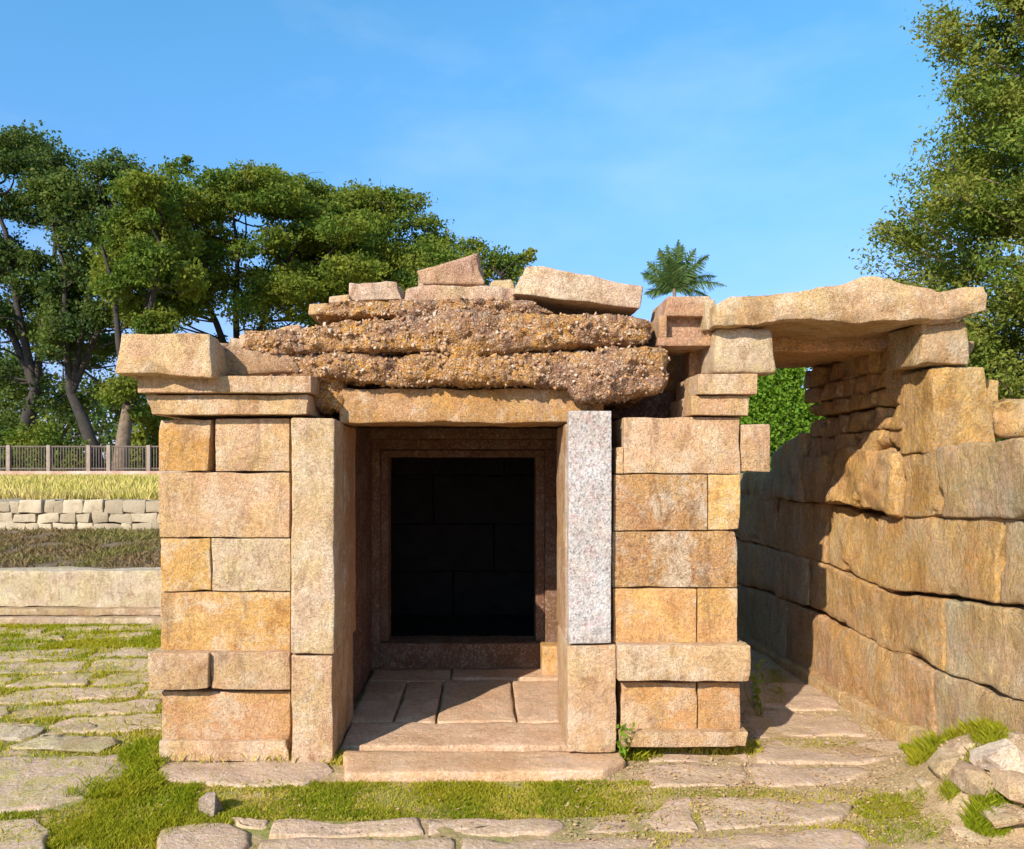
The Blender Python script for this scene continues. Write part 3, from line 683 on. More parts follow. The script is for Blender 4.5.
loose('roofing_slab', box_cor(1.22, 2.75, 4.93, 5.42, 2.30, 2.47), RD, .4, 'covering slab of the passage just behind the humped front slab', 'stone slab', mat=M_RUST, group='covering slabs inside the passage', amp=.012, res=.05)
loose('roofing_slab', box_cor(1.22, 2.72, 5.43, 6.02, 2.33, 2.5), RD, .3, 'rearmost covering slab over the shaded far end of the passage', 'stone slab', mat=M_RUST, group='covering slabs inside the passage', amp=.012, res=.05)
loose('stone_block', fcor(706, 717, 299, 330, 4.35, .4), GY, .1, 'narrow grey stone squeezed between the hollowed block and the capping slab', 'stone block', amp=.008)

# ------------------------------------------------------------------ rocks on the ground
def rock_np(w_, d_, h_, seed, n=16):
    """angular broken stone: hull of scattered points, edges bevelled, faces roughened"""
    rs = np.random.default_rng(int(seed)); P = rs.uniform(-1, 1, (n, 3)); P /= (np.abs(P) ** 4).sum(1, keepdims=True) ** .25
    P *= rs.uniform(.82, 1., (n, 1)); P = P / np.abs(P).max(0) * np.array([w_, d_, h_]) / 2
    bm = bmesh.new()
    for q in P: bm.verts.new(q)
    bmesh.ops.convex_hull(bm, input=bm.verts)
    bmesh.ops.dissolve_limit(bm, angle_limit=R(12), verts=bm.verts, edges=bm.edges)
    bmesh.ops.bevel(bm, geom=list(bm.edges), offset=min(w_, h_) * .03, segments=2, affect='EDGES', profile=.6)
    bmesh.ops.triangulate(bm, faces=bm.faces)
    for _ in range(3):
        L = max(w_, h_) * .11; es = [e for e in bm.edges if e.calc_length() > L]
        if es: bmesh.ops.subdivide_edges(bm, edges=es, cuts=1, use_grid_fill=False); bmesh.ops.triangulate(bm, faces=bm.faces)
    for v in bm.verts:
        q = v.co + Vector((seed, 0, 0)); v.co += mn.noise_vector(q * 9) * min(w_, h_) * .03 + mn.noise_vector(q * 26) * .003
    bmesh.ops.recalc_face_normals(bm, faces=bm.faces)
    return bm
def rock(px, py, wpx, hpx, D, c, a, label, dep=.2, z0=None, cat='rock', group=None, name='rock', turn=0, mat=None, **kw):
    cx = X(px, D); zb = (Z(py, D)) if z0 is None else z0; w_ = wpx / F * D; h_ = hpx / F * D
    me = bpy.data.meshes.new(name); bm = rock_np(w_, dep, h_, px * .37 + py); bm.to_mesh(me); bm.free()
    o = link(name, me, mat or M_GR, None, True, col((min(c[0] * 1.1, .8), min(c[1] * 1.12, .72), min(c[2] * 1.15, .62)), a)); o.location = (cx, D + dep / 2, zb + h_ * .40); o.rotation_euler = (0, turn, 0)
    tag(o, label, cat, group); return o
rg = 'tumbled rocks at the foot of the right wall'
rock(1013, 780, 56, 40, 3.52, (.74, .66, .54), .0, 'big pale flat-faced rock on top of the rubble heap at the right edge', .20, group=rg, turn=.2)
rock(967, 792, 40, 36, 3.66, (.60, .48, .34), .1, 'brownish rock at the left end of the rubble heap', .2, group=rg, turn=-.4)
rock(982, 776, 34, 34, 3.70, (.68, .56, .42), .1, 'upright upper rock of the rubble heap just left of the big pale rock', .16, group=rg, turn=.5)
rock(955, 768, 20, 18, 3.80, (.60, .47, .34), .2, 'little rock at the top left of the rubble heap', .12, group=rg)
rock(995, 806, 52, 32, 3.52, (.52, .40, .29), .2, 'dark brown rock low in the middle of the rubble heap', .2, group=rg, turn=.4)
rock(1034, 814, 52, 38, 3.42, (.54, .42, .29), .1, 'brown rock cut by the right edge below the big pale rock', .2, group=rg, turn=.2)
rock(1022, 838, 46, 22, 3.36, (.60, .48, .34), .2, 'lowest rock of the heap near the bottom right corner', .2, group=rg, turn=-.2)
rock(1000, 862, 60, 22, 3.30, (.68, .54, .38), .2, 'flat pale rock at the bottom edge below the right-hand grass tuft', .2, group=rg)
rock(1030, 762, 44, 30, 3.62, (.60, .50, .38), .1, 'grey rock behind the big pale rock against the wall', .2, group=rg)
rock(945, 800, 34, 16, 3.75, (.60, .46, .31), .2, 'half buried brown stone left of the rubble heap', .15, group=rg)
rock(970, 806, 30, 18, 3.62, (.56, .44, .31), .2, 'small brown rock under the left end of the rubble heap', .14, group=rg, turn=.3)
rock(207, 826, 24, 36, 3.62, (.42, .35, .29), .0, 'small upright grey brown stone standing in the front grass', .1, turn=.1)
rock(50, 757, 112, 12, 4.40, (.52, .45, .28), .1, 'low mossy stone behind the big flagstone at the left edge', .25)
rock(150, 755, 26, 12, 4.50, (.58, .40, .26), .4, 'small orange tinted stone beside the left pier foot', .12)
rock(75, 736, 34, 8, 4.75, (.50, .42, .30), .1, 'small flat stone in the grass left of the pier', .15)
rock(5, 746, 50, 14, 4.6, (.48, .42, .32), .1, 'rounded grey stone at the left edge in the grass', .2)

# ------------------------------------------------------------------ low wall, rubble wall and fence on the left
lw = empty('low_wall', (-8, 8.3, 0)); tag(lw, 'long low whitish stone retaining wall across the left background', 'wall')
x = -16.
while x < -1.9:
    L = min(random.uniform(3.6, 5.2), -1.8 - x)
    if L < .1: break
    stone('wall_block', box_cor(x, x + L - .006, 8.15, 8.45, .15, .52), M_GR, lw, (.60, .54, .42, 0.05), res=.05, amp=.022, freq=2.2, seed=8., chip=.03, r=.008); x += L
stone('footing', box_cor(-16, -1.8, 8.04, 8.3, .085, .15), M_GR, lw, (.48, .38, .26, .1), res=.08, amp=.008)
stone('footing', box_cor(-16, -1.8, 7.95, 8.25, -.03, .08), M_GR, lw, (.50, .40, .30, .1), res=.08, amp=.012)
def rubble_wall():
    parts_ = []; z = .56
    for hgt in (.17, .15, .19):
        x = -22.
        while x < -3:
            L = random.uniform(.13, .38)
            c = np.array(box_cor(x, x + L - .006, 12.0, 12.4, z, z + hgt - .004)) + rng.uniform(-.02, .02, (2, 2, 2, 3))
            v, f = stone_np(c, res=.07, r=.014, amp=.02, freq=6, fine=0)
            parts_.append((v, f)); x += L
        z += hgt
    v, f = merge(parts_); m, nt, bs, out = newmat('rubble_stone'); k = N(nt); p = k.pos(rand=False)
    c = k.mix(k.n('ShaderNodeNewGeometry').outputs['Random Per Island'], (.30, .23, .15), (.52, .41, .27)); c = k.mix(k.rng(k.noise(p, 5, 6, .7), .5, .7, 0, .7), c, (.28, .19, .11))
    k.L(c, bs.inputs['Base Color']); k.L(k.bump(k.noise(p, 20, 5, .7), .8, .02), bs.inputs['Normal'])
    o = link('rubble_wall', mesh_np('rubble_wall', v, f), m, origin=(-9, 12, .56)); tag(o, 'dry stone wall of small pale blocks beyond the low wall', 'wall')
rubble_wall()
rock(13, 541, 26, 12, 11.4, (.16, .13, .10), .0, 'dark boxy stone below the dry stone wall at the far left', .3)
def fence():
    Df = 38.; fe = empty('fence', (-20, Df, .9)); tag(fe, 'boundary fence of dark iron pickets and pale posts on a brick base', 'fence')
    bv, bf = stone_np(box_cor(-40, -8, Df - .15, Df + .15, .85, Z(471, Df)), res=.8, r=.02, amp=.01, fine=0)
    link('base_wall', mesh_np('base', bv, bf), simple_mat('brick_base', (.40, .22, .15), (.52, .42, .34), 1.2, .02), fe, origin=(-20, Df, 1))
    z0, z1 = Z(471, Df), Z(446, Df)
    for px in [-70, -30, 9, 49, 89, 109, 149, 188]:
        v, f = stone_np(box_cor(X(px, Df) - .09, X(px, Df) + .09, Df - .09, Df + .09, z0, z1 + .04), res=.4, r=.01, amp=.004, fine=0)
        link('post', mesh_np('post', v, f), M_POST, fe, origin=(X(px, Df), Df, z0))
    pk = []
    for z in (z0 + .08, z1 - .06):
        link('rail', mesh_np('rail', *stone_np(box_cor(-40, -8, Df - .03, Df + .0, z, z + .07), res=4, r=.005, amp=0, fine=0)), M_IRON, fe, origin=(-20, Df, z))
    x = -30.
    while x < -12:
        pk.append(stone_np(box_cor(x, x + .035, Df - .015, Df + .015, z0, z1), res=1, r=.004, amp=0, fine=0)); x += .13
    o = link('pickets', mesh_np('pickets', *merge(pk)), M_IRON, fe, origin=(-20, Df, z0)); o['kind'] = 'stuff'
fence()

# ------------------------------------------------------------------ grass
def in_poly(pts, poly):
    x, y = pts[:, 0], pts[:, 1]; ins = np.zeros(len(pts), bool); n = len(poly); j = n - 1
    for i in range(n):
        xi, yi = poly[i]; xj, yj = poly[j]
        c = ((yi > y) != (yj > y)) & (x < (xj - xi) * (y - yi) / (yj - yi + 1e-12) + xi); ins ^= c; j = i
    return ins
def blades(P, h, w_, lean=.5):
    n = len(P); a = rng.uniform(0, 2 * np.pi, n); hh = h * rng.uniform(.45, 1.25, n); l = rng.uniform(0, lean, n) * hh; la = rng.uniform(0, 2 * np.pi, n)
    ww = w_ * rng.uniform(.7, 1.3, n) / 2; dx, dy = np.cos(a) * ww, np.sin(a) * ww; lx, ly = np.cos(la) * l, np.sin(la) * l
    z0 = P[:, 2] - .004
    v = np.stack([np.stack([P[:, 0] - dx, P[:, 1] - dy, z0], 1), np.stack([P[:, 0] + dx, P[:, 1] + dy, z0], 1),
                  np.stack([P[:, 0] + dx * .7 + lx * .4, P[:, 1] + dy * .7 + ly * .4, z0 + hh * .6], 1), np.stack([P[:, 0] + lx, P[:, 1] + ly, z0 + hh], 1)], 1).reshape(-1, 3)
    i = np.arange(n)[:, None] * 4; f = np.concatenate([i, i + 1, i + 2, i + 3], 1); return v, f
def scatter(polypx, n, z=0., clumpy=None):
    """polypx: outline on the ground as seen from the path"""
    W = np.array([G(*p) for p in polypx]); lo, hi = W.min(0), W.max(0)
    P = rng.uniform(lo, hi, (n * 3, 2)); P = P[in_poly(P, W)][:n]
    if clumpy is not None:
        k = np.array([mn.noise(Vector((p[0] * 3.5, p[1] * 3.5, 5))) + .5 * mn.noise(Vector((p[0] * 11, p[1] * 11, 2))) for p in P]); P = P[k + rng.normal(size=len(k)) * .22 > clumpy]
    return np.c_[P, np.full(len(P), z)]
def off_slabs(P):
    P = np.array(P); keep = np.ones(len(P), bool)
    for s in SLABS:
        lo, hi = s.min(0), s.max(0); m = (P[:, 0] > lo[0]) & (P[:, 0] < hi[0]) & (P[:, 1] > lo[1]) & (P[:, 1] < hi[1]) & keep
        if m.any():
            idx = np.where(m)[0]; keep[idx[in_poly(P[idx, :2], s)]] = False
    spill = rng.uniform(0, 1, len(P)) < .07; P[spill & ~keep, 2] += .012; return P[keep | spill]
def off_shrine(P): return P[~((P[:, 0] > -1.76) & (P[:, 0] < 1.4) & (P[:, 1] > 4.33))]
g = []
strip = off_slabs(scatter([(-80, 818), (60, 812), (130, 782), (150, 784), (660, 782), (672, 792), (660, 812), (560, 820), (240, 822), (160, 850), (60, 850), (-80, 850)], 52000, clumpy=-.02))
g.append(blades(strip, .024, .005, 1.1))
g.append(blades(off_slabs(scatter([(80, 822), (150, 790), (200, 790), (165, 850), (45, 850)], 16000, clumpy=-.2)), .032, .005, .9))
tr_ = off_slabs(off_shrine(scatter([(60, 800), (140, 745), (165, 745), (165, 785), (140, 800)], 12000, clumpy=-.1))); g.append(blades(tr_, .048, .0045, 1.1))
g.append(blades(off_slabs(off_shrine(scatter([(-80, 765), (-80, 640), (170, 640), (170, 765)], 36000, clumpy=.0))), .03, .007, .9))
g.append(blades(off_slabs(off_shrine(scatter([(-80, 660), (-80, 621), (190, 621), (170, 660)], 60000, clumpy=-.15))), .035, .011, .9))
for (cx, cy, rx, ry, n, h) in [(926, 778, 16, 9, 3000, .075), (990, 832, 24, 9, 3600, .07), (962, 812, 22, 6, 1500, .04), (935, 752, 34, 12, 2500, .06), (985, 775, 40, 22, 7000, .06), (1000, 800, 30, 14, 2500, .05), (890, 808, 40, 14, 1700, .035), (900, 830, 50, 16, 1200, .03), (800, 744, 60, 5, 500, .03), (735, 795, 80, 5, 700, .025), (640, 755, 30, 8, 700, .06), (775, 690, 12, 22, 500, .05)]:
    W = [(cx + rx * math.cos(t) * random.uniform(.8, 1.1), cy + ry * math.sin(t) * random.uniform(.8, 1.1)) for t in np.linspace(0, 6.1, 12)]
    zz = .0
    Q = scatter(W, n, zz); Q = Q[Q[:, 0] < 2.44]; Q[:, 2] = [gz(a_, b_) for a_, b_, _ in Q]; Q2 = np.concatenate([Q, Q + rng.normal(size=Q.shape) * (.012, .012, 0)]); g.append(blades(Q2, h * .5, .003, .9)); g.append(blades(Q[::4], h * .9, .0024, 1.1))
v, f = merge(g); o = link('grass', mesh_np('grass', v, f), M_GRASS, smooth=False); tag(o, 'short green grass growing between the flagstones', 'grass', kind='stuff')
g = []
g.append(blades(off_slabs(off_shrine(scatter([(-80, 770), (-80, 625), (170, 625), (170, 770)], 80000, clumpy=-.25))), .028, .007, .9))
strip2 = off_slabs(scatter([(-80, 818), (60, 812), (130, 782), (150, 784), (660, 782), (672, 792), (660, 812), (560, 820), (240, 822), (160, 850), (60, 850), (-80, 850)], 50000, clumpy=-.6))
g.append(blades(strip2, .017, .005, 1.2))
g.append(blades(off_slabs(scatter([(600, 850), (600, 782), (900, 790), (1000, 850)], 16000, clumpy=.05)), .018, .006, 1.))
g.append(blades(off_slabs(scatter([(150, 765), (150, 752), (350, 756), (350, 766)], 2500)), .05, .006, .9))
g.append(blades(scatter([(618, 756), (618, 747), (760, 747), (760, 756)], 1800), .05, .006, .9))
gf = []
P = rng.uniform((-26, 12.5), (-5, 38), (60000, 2)); P = np.c_[P, np.full(len(P), .93)]; gf.append(blades(P, .26, .05, .5))
P = rng.uniform((-13, 12.42), (-4.5, 13.4), (26000, 2)); P = np.c_[P, np.full(len(P), .93)]; gf.append(blades(P, .24, .02, .5))
v, f = merge(gf); o = link('field_grass', mesh_np('field_grass', v, f), leaf_mat('grass_straw', (.52, .40, .12), (.66, .50, .20), (.44, .38, .08), .15), smooth=False); tag(o, 'tall straw coloured grass in the field before the fence', 'grass', kind='stuff')
v, f = merge(g); o = link('dry_grass', mesh_np('dry_grass', v, f), M_GRASSY, smooth=False); tag(o, 'short yellowed grass between the stones', 'grass', kind='stuff')
P = rng.uniform((-13, 8.5), (-1.8, 12.0), (40000, 2)); k_ = np.array([mn.noise(Vector((p[0] * 2, p[1] * 2, 1))) for p in P]); P = P[k_ > -.25]; P = np.c_[P, .5 + (P[:, 1] - 8.4) * .03]
v, f = blades(P, .07, .016, 1.3); o = link('dry_scrub', mesh_np('dry_scrub', v, f), M_DRY, smooth=False); tag(o, 'low brown dried scrub behind the low wall', 'scrub', kind='stuff')

P = off_shrine(scatter([(560, 850), (560, 762), (760, 742), (900, 742), (1010, 850)], 2600, clumpy=-.1)); P2 = off_shrine(scatter([(-60, 850), (-60, 640), (150, 640), (640, 770), (640, 850)], 1300)); P = np.concatenate([P, P2]); P[:, 2] = [gz(a_, b_) + .012 for a_, b_, _ in P]
def flat_quads(P, size):
    n = len(P); a = rng.uniform(0, 6.28, n); s_ = size * rng.uniform(.4, 1.3, n); t_ = rng.uniform(-.5, .5, (n, 2)); V = []
    for q in ((-1, 0), (0, -.45), (1, 0), (0, .45)):
        x_ = q[0] * np.cos(a) - q[1] * np.sin(a); y_ = q[0] * np.sin(a) + q[1] * np.cos(a)
        V.append(np.stack([P[:, 0] + x_ * s_, P[:, 1] + y_ * s_, P[:, 2] + .004 + (x_ * t_[:, 0] + y_ * t_[:, 1]) * s_], 1))
    i = np.arange(n)[:, None] * 4; return np.stack(V, 1).reshape(-1, 3), np.concatenate([i, i + 1, i + 2, i + 3], 1)
M_LIT = leaf_mat('dead_leaf', (.30, .16, .07), (.62, .42, .22), (.40, .24, .11), .1)
v, f = flat_quads(P, .010); o = link('leaf_litter', mesh_np('leaf_litter', v, f), M_LIT, smooth=False); tag(o, 'brown bits of dead leaf scattered over the paving', 'leaf litter', kind='stuff')
def gravel():
    bs_ = []; base_v = np.array([(-1, -1, -.6), (1, -.8, -.6), (.9, 1, -.6), (-.8, .9, -.6), (-.5, -.6, .5), (.7, -.5, .6), (.5, .6, .5), (-.6, .5, .6)]); base_f = np.array([(0, 3, 2, 1), (4, 5, 6, 7), (0, 1, 5, 4), (1, 2, 6, 5), (2, 3, 7, 6), (3, 0, 4, 7)])
    Q = off_slabs(off_shrine(scatter([(560, 850), (560, 762), (740, 700), (860, 700), (920, 742), (1010, 850)], 2600)))
    for q in Q:
        s_ = rng.uniform(.003, .011); a = rng.uniform(0, 6.28); c_, d_ = math.cos(a), math.sin(a); w3 = base_v * rng.uniform(.6, 1.2, (8, 3)) * s_
        w3 = np.stack([w3[:, 0] * c_ - w3[:, 1] * d_, w3[:, 0] * d_ + w3[:, 1] * c_, w3[:, 2]], 1); bs_.append((w3 + np.array([q[0], q[1], gz(q[0], q[1]) + s_ * .4]), base_f))
    v, f = merge(bs_); o = link('gravel', mesh_np('gravel', v, f), M_SOIL, smooth=False); tag(o, 'small gravel on the bare soil', 'gravel', kind='stuff')
gravel()
# ------------------------------------------------------------------ trees
def leaf_quads(P, size, up=.4, aspect=.6):
    n = len(P); a = rng.normal(size=(n, 3)); a[:, 2] += up; a /= np.linalg.norm(a, axis=1, keepdims=True)
    b = rng.normal(size=(n, 3)); b -= a * (a * b).sum(1, keepdims=True); b /= np.linalg.norm(b, axis=1, keepdims=True); c = np.cross(a, b)
    s = size * rng.uniform(.55, 1.25, (n, 1)) / 2
    v = np.stack([P - b * s, P - c * s * aspect + b * s * .1, P + b * s, P + c * s * aspect + b * s * .1], 1).reshape(-1, 3)
    i = np.arange(n)[:, None] * 4; return v, np.concatenate([i, i + 1, i + 2, i + 3], 1)
def clump_pts(c, rad, n):
    """leaf positions in a ragged tuft: denser towards the upper shell, with sprays sticking out"""
    d = rng.normal(size=(n, 3)); d /= np.linalg.norm(d, axis=1, keepdims=True)
    r_ = rng.uniform(.35, 1.08, (n, 1)) ** .7
    lob = np.array([mn.noise(Vector((q[0] * 2.2 + c[0], q[1] * 2.2 + c[1], q[2] * 2.2 + c[2]))) for q in d])[:, None]
    return np.array(c) + d * r_ * (1 + .75 * lob) * np.array(rad)
def limb(a, b, r0, r1, bend=.12, n=6):
    a, b = Vector(a), Vector(b); L = (b - a).length; o_ = Vector(rng.normal(size=3)) * L * bend; pts = []; rad = []
    for i in range(n + 1):
        t = i / n; pts.append(a.lerp(b, t) + o_ * math.sin(t * math.pi) * (1 - .3 * t) + Vector((0, 0, -L * .05 * math.sin(t * math.pi)))); rad.append(r0 + (r1 - r0) * t)
    return tube_np(pts, rad, 6, wob=.2)
def tree(name, label, px, D, zg, clumps, leaf, size, fork, trunk_r, mat, bark, per=1., group=None, lean=0, thin=.5):
    """clumps: (px, py, width px, height px, depth offset m, leaves)"""
    bx = X(px, D); t = empty(name, (bx, D, zg)); tag(t, label, 'tree', group)
    fk = (bx + lean, D, fork); stem = [tube_np([(bx, D, zg - .2), (bx + lean * .2, D, zg + (fork - zg) * .3), (bx + lean * .6, D, zg + (fork - zg) * .7), fk], [trunk_r * 1.2, trunk_r * .85, trunk_r * .7, trunk_r * .55], 10, wob=.3)]
    cs = np.array([(X(c[0], D + c[4]), D + c[4], Z(c[1], D + c[4])) for c in clumps]); wood = []; lead = []
    qs = np.quantile(cs[:, 0], [.15, .5, .85]); zt = cs[:, 2].max() - 1.
    for q, hz in zip(qs, (.74, .84, .74)):
        e = Vector((q, D + random.uniform(-1.5, 1.5), fork + (zt - fork) * hz)); a_ = Vector(fk); m1 = a_.lerp(e, .35) + Vector((0, 0, (e.z - a_.z) * .04)); m2 = a_.lerp(e, .7) + Vector((random.uniform(-.4, .4), 0, (e.z - a_.z) * .05))
        pth = [a_, m1, m2, e]; lead.append(pth); wood.append(tube_np(pth, [trunk_r * .5, trunk_r * .38, trunk_r * .25, trunk_r * .1], 8, wob=.2))
    LP = []
    for (cx, cy, w_, h_, dd, n) in clumps:
        Dc = D + dd; c = (X(cx, Dc), Dc, Z(cy, Dc)); rad = (w_ / F * Dc / 2, w_ / F * Dc / 2 * .8, h_ / F * Dc / 2)
        LP.append(clump_pts(c, rad, int(n * per * 2.1)))
        best = None
        for pth in lead:
            for i_ in range(3):
                for t_ in (.1, .4, .7, 1.):
                    q = pth[i_].lerp(pth[i_ + 1], t_); d_ = (q - Vector(c)).length + 2.2 * max(0, q.z - c[2] + .35 * abs(q.x - c[0]))
                    if best is None or d_ < best[0]: best = (d_, q)
        r0 = trunk_r * random.uniform(.10, .18); wood.append(limb(best[1], (c[0], c[1], c[2] - rad[2] * .2), r0, r0 * .4, .12))
        for _ in range(3):
            e = np.array(c) + rng.normal(size=3) * np.array(rad) * .6; wood.append(limb((c[0], c[1], c[2] - rad[2] * .3), e, r0 * .35, r0 * .1, .1, 4))
    v, f = merge(stem); link('trunk', mesh_np('trunk', v, f), M_BARK if bark is M_BARK else bark, t, origin=(bx, D, zg))
    v, f = merge(wood); link('limbs', mesh_np('limbs', v, f), M_BARKD, t, origin=(bx, D, zg))
    v, f = leaf_quads(np.concatenate(LP), size); link('crown', mesh_np('crown', v, f), mat, t, smooth=False, origin=(bx, D, fork))
    return t
def dome(cx, cy, w_, h_, n, cw, chh, leaves, D, under=.25, seed=0):
    """scatter flattened foliage pads through a broad dome, more of them near its top"""
    rs = random.Random(seed); out = []
    for i in range(n):
        a = rs.uniform(-1, 1); b = rs.uniform(-1, 1); 
        top = math.sqrt(max(0, 1 - a * a * .92)); yy = top * (1 - (rs.random() ** 1.6) * (1 - under)) if rs.random() < .75 else rs.uniform(-.25, top * .8)
        s = rs.uniform(.65, 1.25)
        out.append((cx + a * w_ / 2, cy - yy * h_, cw * s, chh * s * rs.uniform(.8, 1.2), b * w_ / F * D / 2 * .8, leaves * s * s))
    return out
tg = 'big spreading trees beyond the fence'
tree('broadleaf_tree', 'tall dark tree at the left edge rising above its neighbours', 18, 46, .9, dome(5, 235, 150, 95, 30, 50, 30, 700, 46, seed=1) + dome(0, 340, 150, 95, 30, 42, 26, 420, 46, seed=2) + [(30, 380, 50, 28, 1, 350), (-5, 372, 40, 26, 0, 300), (40, 330, 46, 30, 2, 380), (22, 300, 46, 34, 2, 380), (60, 350, 40, 26, 2, 300)], 0, .24, 6.0, .5, M_LD, M_BARKD, group=tg, lean=1)
tree('broadleaf_tree', 'slender crooked tree with small leafy tufts all the way down its stem, second from left', 100, 44, .9, dome(115, 250, 96, 85, 24, 38, 26, 480, 44, seed=3) + dome(100, 350, 110, 95, 28, 34, 24, 330, 44, seed=4) + [(60, 300, 44, 24, 1, 330), (75, 255, 36, 22, 0, 240), (70, 385, 60, 24, 2, 260), (45, 405, 46, 20, 2, 220)], 0, .22, 5.5, .42, M_LD, M_BARKD, group=tg, lean=-1.6)
tree('broadleaf_tree', 'tree with a thick pale brown trunk standing right behind the fence', 120, 40, .9, dome(150, 300, 84, 120, 26, 34, 28, 380, 40, seed=5) + dome(150, 400, 60, 90, 8, 30, 22, 260, 40, seed=15) + [(135, 385, 44, 28, 0, 350), (112, 395, 34, 22, 1, 260), (150, 350, 36, 30, 0, 300), (148, 415, 30, 26, 1, 300)], 0, .22, 4.6, .42, M_LF, M_BARK, group=tg, lean=.4)
tree('broadleaf_tree', 'wide flat topped green tree with the largest crown, behind the left of the roof', 215, 52, .9, dome(255, 265, 220, 92, 54, 56, 24, 760, 52, .5, seed=6) + dome(240, 335, 190, 90, 44, 44, 26, 430, 52, seed=7) + [(178, 168, 30, 14, 0, 260), (186, 160, 12, 9, 0, 80), (200, 290, 40, 30, -2, 400)], 0, .25, 7.0, .5, M_LF, M_BARKD, group=tg, lean=1.5)
tree('broadleaf_tree', 'rounded green tree whose crown slopes down to the right behind the roof', 350, 54, .9, dome(375, 285, 150, 92, 34, 50, 26, 700, 54, .4, seed=8) + dome(340, 320, 190, 80, 34, 44, 28, 450, 54, seed=9) + [(425, 250, 44, 26, 0, 520), (400, 222, 50, 22, 0, 560), (428, 224, 36, 18, 0, 350), (436, 246, 30, 20, 0, 300), (365, 212, 50, 24, 0, 500), (345, 250, 60, 34, 1, 700), (385, 262, 60, 34, 1, 700), (440, 268, 40, 26, 0, 500), (410, 290, 60, 40, 0, 700), (395, 210, 36, 16, 0, 350)], 0, .25, 7.0, .45, M_LF, M_BARKD, group=tg)
tree('broadleaf_tree', 'lower olive green tree at the right end of the row, behind the leaning boulder', 480, 62, .9, [(455, 268, 46, 34, 0, 700), (482, 262, 50, 30, 0, 800), (505, 262, 36, 22, 0, 500), (524, 258, 22, 10, 0, 180), (530, 252, 12, 7, 0, 80), (470, 246, 34, 14, 0, 300), (500, 280, 70, 30, 2, 800), (450, 290, 60, 40, 2, 800), (515, 272, 30, 18, 0, 300)], 0, .28, 7, .45, M_LF, M_BARKD, group=tg)
tree('broadleaf_tree', 'dark low-branched tree filling the gaps between the two leftmost trunks', 60, 56, .9, dome(60, 420, 150, 110, 30, 44, 26, 420, 56, .1, seed=21), 0, .26, 3.5, .3, M_LD, M_BARKD, group=tg)
# dense greenery below and behind the row
def bush(name, label, px, py0, wpx, hpx, D, zg, n, size, mat, group=None, k=9, cat='bush'):
    cx = X(px, D); t = empty(name, (cx, D, zg)); tag(t, label, cat, group); W_ = wpx / F * D; Hh = hpx / F * D; LP = []; wood = []
    for i in range(k):
        a = (i + .5) / k * 2 - 1 + rng.uniform(-.1, .1); h_ = Hh * (1 - .45 * a * a) * rng.uniform(.75, 1.05)
        c = (cx + a * W_ / 2 * .85, D + rng.uniform(-.25, .25) * W_ * .5, zg + h_ * .55)
        LP.append(clump_pts(c, (W_ / k * 1.5, W_ / k * 1.3, h_ * .55), n // k)); wood.append(limb((cx + a * W_ * .2, D, zg - .05), c, .03 * Hh, .01 * Hh, .1, 4))
    v, f = merge(wood); link('stems', mesh_np('stems', v, f), M_BARKD, t, origin=(cx, D, zg))
    v, f = leaf_quads(np.concatenate(LP), size); link('foliage', mesh_np('foliage', v, f), mat, t, smooth=False, origin=(cx, D, zg)); return t
bush('bush', 'bright green round bush behind the fence at the left', 40, 445, 90, 55, 42, .9, 9000, .22, M_LF, 'bushes behind the fence')
bush('bush', 'dark green bush behind the fence close to the left pier', 165, 445, 70, 60, 42, .9, 5000, .28, M_LF, 'bushes behind the fence')
bush('bush', 'dark green hedge mass at the far left edge behind the fence', -30, 445, 80, 60, 43, .9, 5000, .3, M_LD, 'bushes behind the fence')
o = bush('treeline', 'distant green belt of trees along the horizon', 60, 450, 900, 92, 110, .9, 34000, .7, M_LD, k=40, cat='tree belt'); o['kind'] = 'stuff'
bush('bush', 'vivid green bush seen through the passage opening', 775, 500, 150, 170, 11, .9, 70000, .06, M_LB, k=9)
bush('bush', 'yellow green shrub top peeping over the roof below the palm', 655, 300, 26, 150, 30, .9, 3000, .22, M_LB, k=3)
# feathery tree on the right
def right_tree():
    D = 13.; bx = X(1098, D); t = empty('feathery_tree', (bx, D, .5)); tag(t, 'tall feathery green tree filling the right edge behind the wall', 'tree')
    wood = [tube_np([(bx, D, .3), (bx + .1, D, 3), (bx - .05, D, 6), (bx + .1, D, 9), (bx, D, 11.5)], [.32, .26, .2, .12, .04], 9, wob=.2)]; LP = []
    rs = random.Random(3)
    for i in range(290):
        z = 1.4 + (i / 290) * 10.2; prof = np.interp(z, [1.5, 2.5, 4.6, 5.9, 7, 7.9, 9.2, 11.6], [3.1, 3.2, 3.2, 3.05, 2.7, 2.85, 2.65, 1.5]); an = rs.uniform(0, 2 * math.pi)
        if math.sin(an) > .35 and rs.random() < .6: an = -an
        L = prof * rs.uniform(.72, 1.06); e = Vector((bx + math.cos(an) * L, D + math.sin(an) * L, z + L * .12)); s = Vector((bx, D, z - L * .25))
        wood.append(limb(s, e, .035, .008, .07, 6))
        for j in range(9):
            tt = rs.uniform(.5, 1.03); c = s.lerp(e, tt) + Vector((rs.uniform(-.25, .25), rs.uniform(-.25, .25), rs.uniform(-.15, .2)))
            w_ = rs.uniform(.24, .46); P = clump_pts(tuple(c), (w_, w_, w_ * .65), 230); LP.append(P)
    v, f = merge(wood); link('trunk', mesh_np('trunk', v, f), M_BARK, t, origin=(bx, D, .5))
    v, f = leaf_quads(np.concatenate(LP), .085, .5, .42); link('crown', mesh_np('crown', v, f), M_LR, t, smooth=False, origin=(bx, D, 5))
right_tree()
